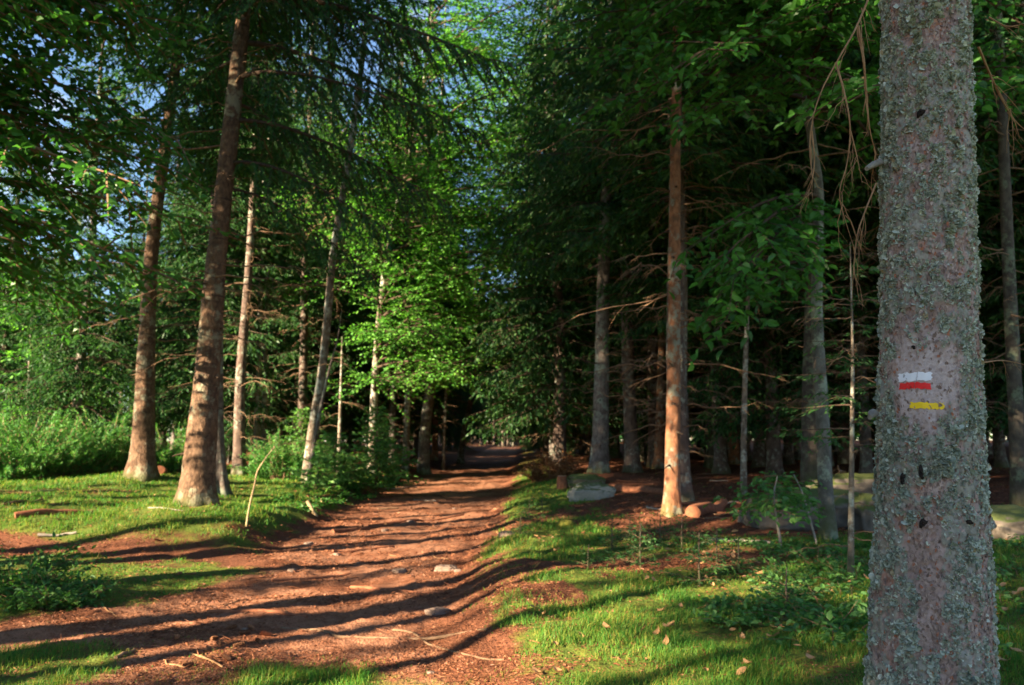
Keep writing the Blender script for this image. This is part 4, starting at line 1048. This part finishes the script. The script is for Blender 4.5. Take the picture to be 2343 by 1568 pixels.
own_tree('beech_sapling', 'sunlit young broadleaf tree right of the far left one behind the lawn bushes', 'young tree',
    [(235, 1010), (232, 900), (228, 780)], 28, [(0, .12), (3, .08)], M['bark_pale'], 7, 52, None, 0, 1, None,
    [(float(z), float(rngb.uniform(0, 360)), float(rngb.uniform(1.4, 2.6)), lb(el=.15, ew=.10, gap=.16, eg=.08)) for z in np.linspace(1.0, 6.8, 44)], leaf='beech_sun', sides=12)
for k, (px, py) in enumerate(((770, 1135), (800, 1120), (850, 1112), (735, 1150), (690, 1165), (880, 1095), (905, 1085), (820, 1140), (660, 1150), (930, 1070))):
    p = ground(px, py); bush('bank_shade_plant', 'low dark leafy plant added to darken the shaded bank left of the path', 'plant', p[0], p[1], .20 + .06 * (k % 3), .4, 160 + k, 18, 'beech', 'leaf', 'plants added to darken the left bank', .07, .045, .9)  # added dark plants, standing in for the shadow under the bank
for lab, px, Y, H, Rad, sd, el in (
    ('dark glossy leaved shrub in the lower left corner', 40, 7.3, .62, .8, 11, .06),
    ('low dark leaved shrub spilling right of the corner shrub', 130, 6.9, .32, .5, 12, .05)):
    bush('leafy_shrub', lab, 'shrub', at(px, 1300, Y)[0], Y, H, Rad, sd, 130, 'bramble', 'leaf', None, el, el * .62)
UG = [(1790, 1320), (1850, 1370), (1930, 1390), (1740, 1375), (1880, 1300), (1960, 1330), (1820, 1270), (2290, 1390), (2330, 1320), (1700, 1410), (1990, 1460), (1905, 1460), (2315, 1480), (1770, 1250), (1860, 1420), (1975, 1260), (2290, 1250)]
for k, (px, py) in enumerate(UG):
    p = ground(px, py)
    bush('bramble_plant', 'low leafy bramble plant in the undergrowth around the big lichen trunk', 'plant', p[0], p[1], .20 + .05 * (k % 3), .40, 60 + k, 20, 'bramble', 'leaf', 'bramble plants around the big trunk', .05, .034, .9)
def sapling(label, pts, Y, r0, seed, leaves):
    p = at(*pts[0], Y); z = float(gz(p[0], Y)); root = thing('leafy_sapling', label, 'sapling', (p[0], Y, z)); r = np.random.default_rng(seed)
    P = catmull(np.array([at(a, b, Y) for a, b in pts]) - np.array([p[0], Y, z]), 18); P[0, 2] = -.05
    mb = MB(); tube(mb, P, r0 * np.linspace(1, .35, 18), 6, 0, True, .2, seed); link('trunk', mb.mesh('trunk', M['twig_grey']), root)
    mb = MB()
    for k in range(leaves):
        i = r.integers(8, 18); bough(mb, r, P[i], r.uniform(0, 6.28), r.uniform(.3, .6), **lb(kind='leaf6', gap=.07, eg=.05, el=.075, ew=.055, rise=.15, r0=.004))
    link('crown', mb.mesh('crown', [M['twig'], M['bramble']]), root)
sapling('low leafy sapling in front of the red litter slope', [(1785, 1240), (1775, 1180), (1770, 1130), (1778, 1090)], 8.0, .016, 1, 20)
sapling('crooked leafy sapling leaning at the crooked beech foot', [(1868, 1245), (1850, 1180), (1832, 1120), (1815, 1085)], 8.2, .014, 2, 10)
p = at(1255, 1000, 21)
bush('bracken_clump', 'rusty brown dead bracken on the right bank where the path narrows', 'plant', p[0], 21, .95, .8, 91, 90, 'bracken', 'leaf', None, .10, .035, 1.0)
bush('bracken_clump', 'smaller rusty bracken behind the brown clump beside the path', 'plant', p[0] + .5, 23, 1.1, .8, 92, 80, 'bracken', 'leaf', None, .10, .035, 1.0)

# ------------------------------------------------------------------ rocks, stumps, logs, sticks
def rock(name, label, cat, px, py, w, h, dpt, seed, material, group=None, sink=.3, rz=0, pt=None):
    p = ground(px, py) if pt is None else pt
    nu, nv = 72, 40
    th = np.linspace(0, 2 * np.pi, nu, endpoint=False); ph = np.linspace(.02, np.pi - .02, nv)
    T_, P_ = np.meshgrid(th, ph)
    X, Y, Z = np.sin(P_) * np.cos(T_), np.sin(P_) * np.sin(T_), np.cos(P_)
    r = 1 + .28 * fbm3(X * 1.2 + seed, Y * 1.2, Z * 1.2, seed, 3) + .10 * fbm3(X * 5 + seed, Y * 5, Z * 5, seed + 5, 3) - .08 * np.exp(-(fbm3(X * 2 + seed, Y * 2, Z * 2 + 7, seed + 8, 2) / .05) ** 2)
    r = r - .07 * np.abs(fbm3(X * 3 + seed * 2, Y * 3, Z * 3 - seed, seed + 12, 3)) ** .5
    pw = lambda a: np.sign(a) * np.abs(a) ** .66
    V = np.stack([pw(X) * r * w / 2, pw(Y) * r * dpt / 2, pw(Z) * r * h * .62], -1).reshape(-1, 3)
    i = np.arange(nu * nv).reshape(nv, nu); j = np.roll(i, -1, 1)
    mb = MB(); mb.add(V, np.stack([i[:-1], i[1:], j[1:], j[:-1]], -1).reshape(-1, 4), 0, True)
    for e, ring, fl in ((V[:nu].mean(0), i[0], 0), (V[-nu:].mean(0), i[-1], 1)):
        k = np.arange(nu); Fq = np.stack([k, np.roll(k, -1), np.full(nu, nu)], -1); mb.add(np.vstack([V[ring], e]), Fq if not fl else Fq[:, ::-1], 0, True)
    o = link(name, mb.mesh(name, material), None, (p[0], p[1], float(gz(p[0], p[1])) + h * .62 * (1 - 2 * sink) * .8)); o.rotation_euler = (0, 0, rz)
    return tag(o, label, cat, group)
rock('boulder', 'pale sunlit boulder with moss cap on the right bank', 'boulder', 1352, 1142, .85, .34, .6, 1, M['rock_pale'])
rock('boulder', 'mossy green boulder at the foot of the slender bank spruce', 'boulder', 1335, 1108, .9, .26, .6, 2, rock_mat('mossy_boulder', (.1, .1, .05), (.17, .15, .1), (.22, .2, .15), 1.5))
rock('boulder', 'long flat topped granite boulder behind the crooked beech', 'boulder', 1880, 1170, 1.9, .50, 1.0, 3, M['rock'], pt=(3.95, 10.2))
rock('boulder', 'pinkish granite boulder left of the flat topped one', 'boulder', 1800, 1180, .95, .40, .8, 4, M['rock'], pt=(3.2, 9.6))
rock('boulder', 'square granite boulder beside the bare pole spruce', 'boulder', 1960, 1170, .8, .5, .8, 5, M['rock'], pt=(4.5, 9.7))
rock('boulder', 'broken grey boulder at the right picture edge', 'boulder', 2300, 1170, 1.2, .36, .9, 6, M['rock'], pt=(5.5, 8.8))
rock('boulder', 'large dark grey boulder in the gloom behind the flat topped one', 'boulder', 1950, 1060, 2.2, .5, 1.3, 7, M['rock'], pt=(6.4, 14.2))
rock('moss_lump', 'yellow moss covered lump in the grass right of the path', 'moss', 1292, 1207, .22, .12, .2, 8, M['moss'])
ST = [(1020, 1305, .26, 'flat grey stone in the middle of the path'), (912, 1310, .17, 'dark stone left of the flat grey path stone'), (1158, 1226, .26, 'pale stone at the foot of the right bank'), (1047, 1307, .09, 'small stone touching the flat grey path stone'), (1000, 1405, .22, 'flat stone half buried in the near path'), (668, 1308, .13, 'red brown stone at the left edge of the path'), (985, 1540, .05, ''), (705, 1245, .14, ''), (880, 1215, .16, ''), (940, 1195, .14, ''), (1040, 1165, .14, ''), (820, 1290, .08, ''), (770, 1270, .1, ''), (560, 1440, .05, '')]
for k, (px, py, w, lab) in enumerate(ST):
    rock('stone', lab or 'small half buried stone in the red dirt of the path', 'stone', px, py, w, w * .34, w * .7, 20 + k, M['stone'], None if lab else 'small stones in the path', .48, k)
def stick(name, label, cat, P, r0, r1, m, group=None, sides=8, rough=.2, grounded=True):
    P = [at(*p) if len(p) == 3 and p[2] > 0 else p for p in P]
    P = np.array(P); b = P[0].copy()
    Q = catmull(P - b, 16); mb = MB(); tube(mb, Q, np.linspace(r0, r1, 16), sides, 0, True, rough, int(abs(b[0] * 100)))
    o = link(name, mb.mesh(name, M[m]), None, b); return tag(o, label, cat, group)
g = ground(562, 1206); Y = g[1]
o = stick('dead_sapling', 'bleached bent dead sapling beside the thick mound spruce', 'dead sapling', [(562, 1212, Y), (570, 1160, Y), (583, 1105, Y), (588, 1080, Y), (605, 1052, Y), (628, 1022, Y + .1)], .014, .007, 'stick')
g = ground(722, 1180); stick('broken_stick', 'broken pale stick poking out of the path edge below the leaning birch', 'stick', [(724, 1184, g[1]), (712, 1162, g[1]), (703, 1146, g[1])], .035, .03, 'stick')
g = ground(736, 1150); stick('broken_stick', 'short upright pale stub in the dark bank left of the path', 'stick', [(736, 1158, g[1]), (737, 1140, g[1])], .035, .033, 'stick')
def lying(label, px0, py0, px1, py1, r, m, name='fallen_log', cat='log', lift=.6, sag=0):
    a, b = ground(px0, py0), ground(px1, py1); n = 9
    P = np.array([a + (b - a) * t for t in np.linspace(0, 1, n)]); L = np.linalg.norm(b - a)
    rg = np.random.default_rng(int(px0)); P[:, :2] += np.cumsum(rg.normal(0, .012 * L, (n, 2)), 0)
    P[:, 2] = gz(P[:, 0], P[:, 1]) + r * lift
    return stick(name, label, cat, [q for q in P], r, r * .75, m, None, 12, .3)
def stick_pts(P): return P
_st = stick
def stick(name, label, cat, P, r0, r1, m, group=None, sides=8, rough=.2):
    P = np.array([at(*p) if isinstance(p, tuple) else p for p in P]); b = P[0].copy()
    Q = catmull(P - b, 16); mb = MB(); tube(mb, Q, np.linspace(r0, r1, 16), sides, 0, True, rough, int(abs(b[0] * 100)))
    return tag(link(name, mb.mesh(name, M[m]), None, b), label, cat, group)
lying('red rotten log piece lying right of the rusty spruce', 1590, 1185, 1645, 1155, .095, 'log')
lying('long dark log lying behind the pale boulder', 1400, 1122, 1545, 1135, .085, 'log')
lying('thin grey branch lying on the red litter right of the path', 1620, 1240, 1760, 1245, .02, 'twig_grey', 'fallen_branch', 'branch', .8)
lying('bare branch lying across the near part of the path', 900, 1440, 1130, 1515, .009, 'twig', 'fallen_branch', 'branch', .4)
lying('pale root running across the near path', 640, 1437, 1090, 1440, .014, 'twig', 'root', 'root', .0)
lying('root ridge crossing the path near the bend', 760, 1218, 960, 1192, .035, 'log', 'root', 'root', .2)
lying('grey log lying on the lawn left of the mound spruce', 30, 1186, 200, 1176, .045, 'log')
lying('bleached branch lying on the lawn at the left', 70, 1130, 150, 1120, .02, 'stick', 'fallen_branch', 'branch', .8)
lying('grey branch pile limb behind the split trunk spruce', 170, 1085, 300, 1060, .06, 'twig_grey', 'fallen_branch', 'branch', 1.5)
lying('dark curved log end right of the split trunk spruce', 365, 1085, 385, 1060, .11, 'log')
lying('dark twig lying on the near left litter', 265, 1508, 305, 1490, .012, 'twig', 'fallen_branch', 'branch', .7)
lying('small twig lying across the lower left litter', 430, 1498, 500, 1530, .008, 'twig_warm', 'fallen_branch', 'branch', .7)
rngl = np.random.default_rng(21)
for k in range(34):
    if k < 22: px, py = rngl.uniform(1400, 1980), rngl.uniform(1075, 1200)
    elif k < 28: px, py = rngl.uniform(700, 960), rngl.uniform(1090, 1170)
    else: px, py = rngl.uniform(0, 420), rngl.uniform(1100, 1230)
    d = rngl.uniform(30, 110); an = rngl.uniform(-.35, .35)
    o = lying('dead grey branch lying on the forest floor', px, py, px + d * math.cos(an), py + d * .35 * math.sin(an), rngl.uniform(.008, .022), ('twig', 'twig_grey', 'log')[k % 3], 'fallen_branch', 'branch', .8)
    o['group'] = 'dead branches on the forest floor'
for k, (a, b, c, d, r_, lab) in enumerate(((620, 1330, 790, 1318, .022, 'knotted root crossing the left half of the path'), (800, 1345, 1000, 1360, .018, 'thin root crossing the path below the flat grey stone'), (840, 1205, 1060, 1180, .028, 'root ridge crossing the path near the dark bank'), (760, 1262, 900, 1250, .024, 'short root at the left side of the path'), (480, 1400, 690, 1408, .02, 'root showing at the near left of the path'))):
    lying(lab, a, b, c, d, r_, 'log', 'root', 'root', .15)
for k in range(46):
    Yp = rngl.uniform(4.8, 14); xl_, xr_ = path_edges(Yp); x0 = rngl.uniform(max(xl_, -.6 * Yp), xr_ - .2); an = rngl.uniform(0, 6.28); L = rngl.uniform(.08, .35); t = np.linspace(0, 1, 7)
    P = np.stack([x0 + L * t * math.cos(an) + .04 * L * np.cumsum(rngl.normal(0, 1, 7)), Yp + L * t * math.sin(an), 0 * t], -1); rr = rngl.uniform(.003, .008)
    P[:, 2] = gz(P[:, 0], P[:, 1]) + rr * .7
    stick('twig', 'dry twig lying in the red litter of the path', 'twig', [q for q in P], rr, rr * .5, ('twig', 'twig_warm', 'log')[k % 3], 'twigs on the path', 5)
g = ground(1285, 1118)
mb = MB(); a = np.linspace(0, 1, 6); tube(mb, np.stack([0 * a, 0 * a, -.1 + a * .38], -1), .11 * (1.25 - .3 * a), 16, 0, True, .25, 4, cap=False)
root = thing('tree_stump', 'small sawn stump left of the pale boulder', 'stump', g)
link('stump_body', mb.mesh('stump_body', M['log']), root)
mb = MB(); tube(mb, np.array([[0, 0, .27], [0, 0, .283]]), np.array([.104, .10]), 16, 0, False, .2, 4); link('cut_face', mb.mesh('cut_face', M['cut']), root)

# pine cones at the lower left
def cone_mesh(seed):
    r = np.random.default_rng(seed); mb = MB(); n = 150
    k = np.arange(n); t = k / n; a = k * 2.399963; rad = .017 * np.sin(np.pi * (.12 + .84 * t)) ** .7
    P = np.stack([(t - .5) * .105, np.cos(a) * rad, np.sin(a) * rad], -1)
    out = nrm(np.stack([.55 + 0 * a, np.cos(a), np.sin(a)], -1))
    blades(mb, P * np.array([1, .6, .6]), out, np.stack([-1 + 0 * a, np.cos(a) * .6, np.sin(a) * .6], -1), .016, .013, 0, .1)
    tube(mb, np.stack([np.linspace(-.05, .05, 8), 0 * np.arange(8), 0 * np.arange(8)], -1), .013 * np.sin(np.pi * np.linspace(.08, .92, 8)) ** .6, 8, 0)
    return mb.mesh('pine_cone', M['cone'])
cm = [cone_mesh(1), cone_mesh(2)]
rng = np.random.default_rng(8)
CN = [(405, 1462), (455, 1498), (475, 1490), (500, 1475), (560, 1452), (575, 1440), (520, 1510), (430, 1525), (545, 1480), (590, 1470), (455, 1248), (160, 1370), (360, 1238), (410, 1315), (240, 1355), (330, 1330), (490, 1465), (530, 1440), (90, 1490), (610, 1455)]
for k, (px, py) in enumerate(CN):
    p = ground(px, py); o = link('pine_cone', cm[k % 2], None, (p[0], p[1], float(gz(p[0], p[1])) + .014)); o.rotation_euler = (rng.uniform(-.2, .2), rng.uniform(-.2, .2), rng.uniform(0, 6.28)); s = rng.uniform(.6, .85); o.scale = (s, s, s)
    tag(o, 'brown pine cone lying on the litter at the left of the path', 'pine cone', 'pine cones at the left of the path')
# dry leaves lying on the right bank
def dry_leaf(seed):
    r = np.random.default_rng(seed); u = np.linspace(-1, 1, 6); v = np.linspace(0, 1, 9); U, W = np.meshgrid(u, v)
    half = .022 * np.sin(np.pi * np.clip(W, .03, .97)) ** .7
    X = (W - .5) * .075; Y = U * half; Z = .25 * np.abs(Y) * 2 + .008 * np.sin(W * 4 + seed) + .012 * U * (W - .5) * r.uniform(-2, 2) + .010 * (W - .5) ** 2 * 4
    i = np.arange(54).reshape(9, 6); mb = MB(); mb.add(np.stack([X, Y, Z], -1).reshape(-1, 3), np.stack([i[:-1, :-1], i[:-1, 1:], i[1:, 1:], i[1:, :-1]], -1).reshape(-1, 4), 0, True)
    return mb.mesh('dry_leaf', M['dry_leaf'])
lm = [dry_leaf(k) for k in range(4)]
for k in range(90):
    px, py = rng.uniform(1180, 1985), rng.uniform(1215, 1560)
    if k % 5 == 0: px, py = rng.uniform(2270, 2340), rng.uniform(1230, 1560)
    if k % 3 == 0: px, py = rng.normal(1650, 90), rng.normal(1285, 30)
    p = ground(px, py)
    if float(grass_mask(p[0], p[1])) < .05 and p[1] < 7: continue
    o = link('dry_leaf', lm[k % 4], None, (p[0], p[1], float(gz(p[0], p[1])) + .012 + .025 * float(grass_mask(p[0], p[1])))); s = rng.uniform(.6, 1.15); o.scale = (s, s, s); o.rotation_euler = (rng.uniform(-.5, .5), rng.uniform(-.5, .5), rng.uniform(0, 6.28))
    tag(o, 'dry tan leaf lying on the grassy bank right of the path', 'leaf', 'dry leaves on the right bank')

# ------------------------------------------------------------------ grass and litter
def make_grass():
    r = np.random.default_rng(6)
    P_, L_, W_ = [], [], []
    for n, y0, y1, hl in ((480000, 2.3, 9.2, 1.0), (230000, 9.2, 26, 1.3)):
        u = r.uniform(0, 1, n); y = 1 / (1 / y0 + u * (1 / y1 - 1 / y0)) if y0 < 5 else y0 + (y1 - y0) * u ** 1.4
        x = r.uniform(-1, 1, n) * (.74 * y + .8)
        gm = grass_mask(x, y); cl = fbm2(x * 3.1, y * 3.1, 91, 2)
        keep = r.uniform(0, 1, n) < np.clip(gm * (.62 + 1.3 * cl), 0, 1)
        x, y, cl, gm = x[keep], y[keep], cl[keep], gm[keep]
        z = gz(x, y) - .004
        xl, xr = path_edges(y)
        moss = np.where((x < xl + .8) & (y < 9.2), .45, 1.0)
        P_.append(np.stack([x, y, z], -1)); L_.append(hl * moss * (.025 + .050 * np.clip(.5 + 1.0 * cl, .1, 1)) * r.uniform(.5, 1.35, len(x)) * np.clip(gm + .25, 0, 1)); W_.append(np.clip(.0007 * y, .0022, .014) * r.uniform(.7, 1.4, len(x)))
    P = np.concatenate(P_); L = np.concatenate(L_)[:, None]; W = np.concatenate(W_)[:, None]; n = len(P)
    a = r.uniform(0, 6.28, n); fl = fbm2(P[:, 0] * 1.7, P[:, 1] * 1.7, 95, 2) * 3
    ln = np.stack([np.cos(a) * .55 + .25 * np.cos(fl), np.sin(a) * .55 + .25 * np.sin(fl), 0 * a], -1) * r.uniform(.3, 1.2, (n, 1))
    b = r.uniform(0, 6.28, n); sd = np.stack([np.cos(b), np.sin(b), 0 * b], -1)
    m1 = P + L * (ln * .35 + np.array([0, 0, .55])); tp = P + L * (ln * 1.15 + np.array([0, 0, .85]))
    V = np.stack([P - sd * W / 2, P + sd * W / 2, m1 + sd * W * .4, m1 - sd * W * .4, tp], 1)
    k = np.arange(n)[:, None] * 5
    mb = MB(); mb.add(V.reshape(-1, 3), k + np.array([0, 1, 2, 3]), 0); mb.add(np.zeros((0, 3)), np.zeros((0, 3), int))
    Vt = V.reshape(-1, 3); mb.F.append((k + np.array([3, 2, 4]), 0, False))
    tag(link('grass', mb.mesh('grass', M['grass'])), 'short green and yellow grass on both banks of the path', 'grass', None, 'stuff')
make_grass()
def make_litter():
    r = np.random.default_rng(16); n = 420000
    u = r.uniform(0, 1, n); y = 1 / (1 / 2.6 + u * (1 / 30 - 1 / 2.6)); x = r.uniform(-1, 1, n) * (.72 * y + .5)
    gm = grass_mask(x, y); cl = fbm2(x * 1.9, y * 1.9, 97, 3)
    xl, xr = path_edges(y); onp = sst(.2, .9, x - xl) * sst(.1, .6, xr - x)
    keep = r.uniform(0, 1, n) < (1 - .72 * gm) * np.clip(.62 + 1.3 * cl - .12 * onp, .12, 1)
    x, y = x[keep], y[keep]; n = len(x)
    P = np.stack([x, y, gz(x, y) + .003], -1); a = r.uniform(0, 6.28, n)
    D = np.stack([np.cos(a), np.sin(a), r.normal(0, .18, n)], -1)
    N = np.array([0, 0, 1.]) + r.normal(0, .5, (n, 3)); big = r.uniform(0, 1, n)
    L = np.where(big > .9, r.uniform(.05, .13, n), r.uniform(.014, .045, n)) * np.clip(y / 7, .8, 2.2)
    W = np.where(big > .9, .006, r.uniform(.005, .016, n)) * np.clip(y / 7, .8, 2.2)
    mb = MB(); blades(mb, P, D, N, L, W, 0, .12, True)
    tag(link('needle_litter', mb.mesh('needle_litter', M['litter'])), 'loose red brown bark chips and needles strewn over the ground', 'litter', None, 'stuff')
make_litter()
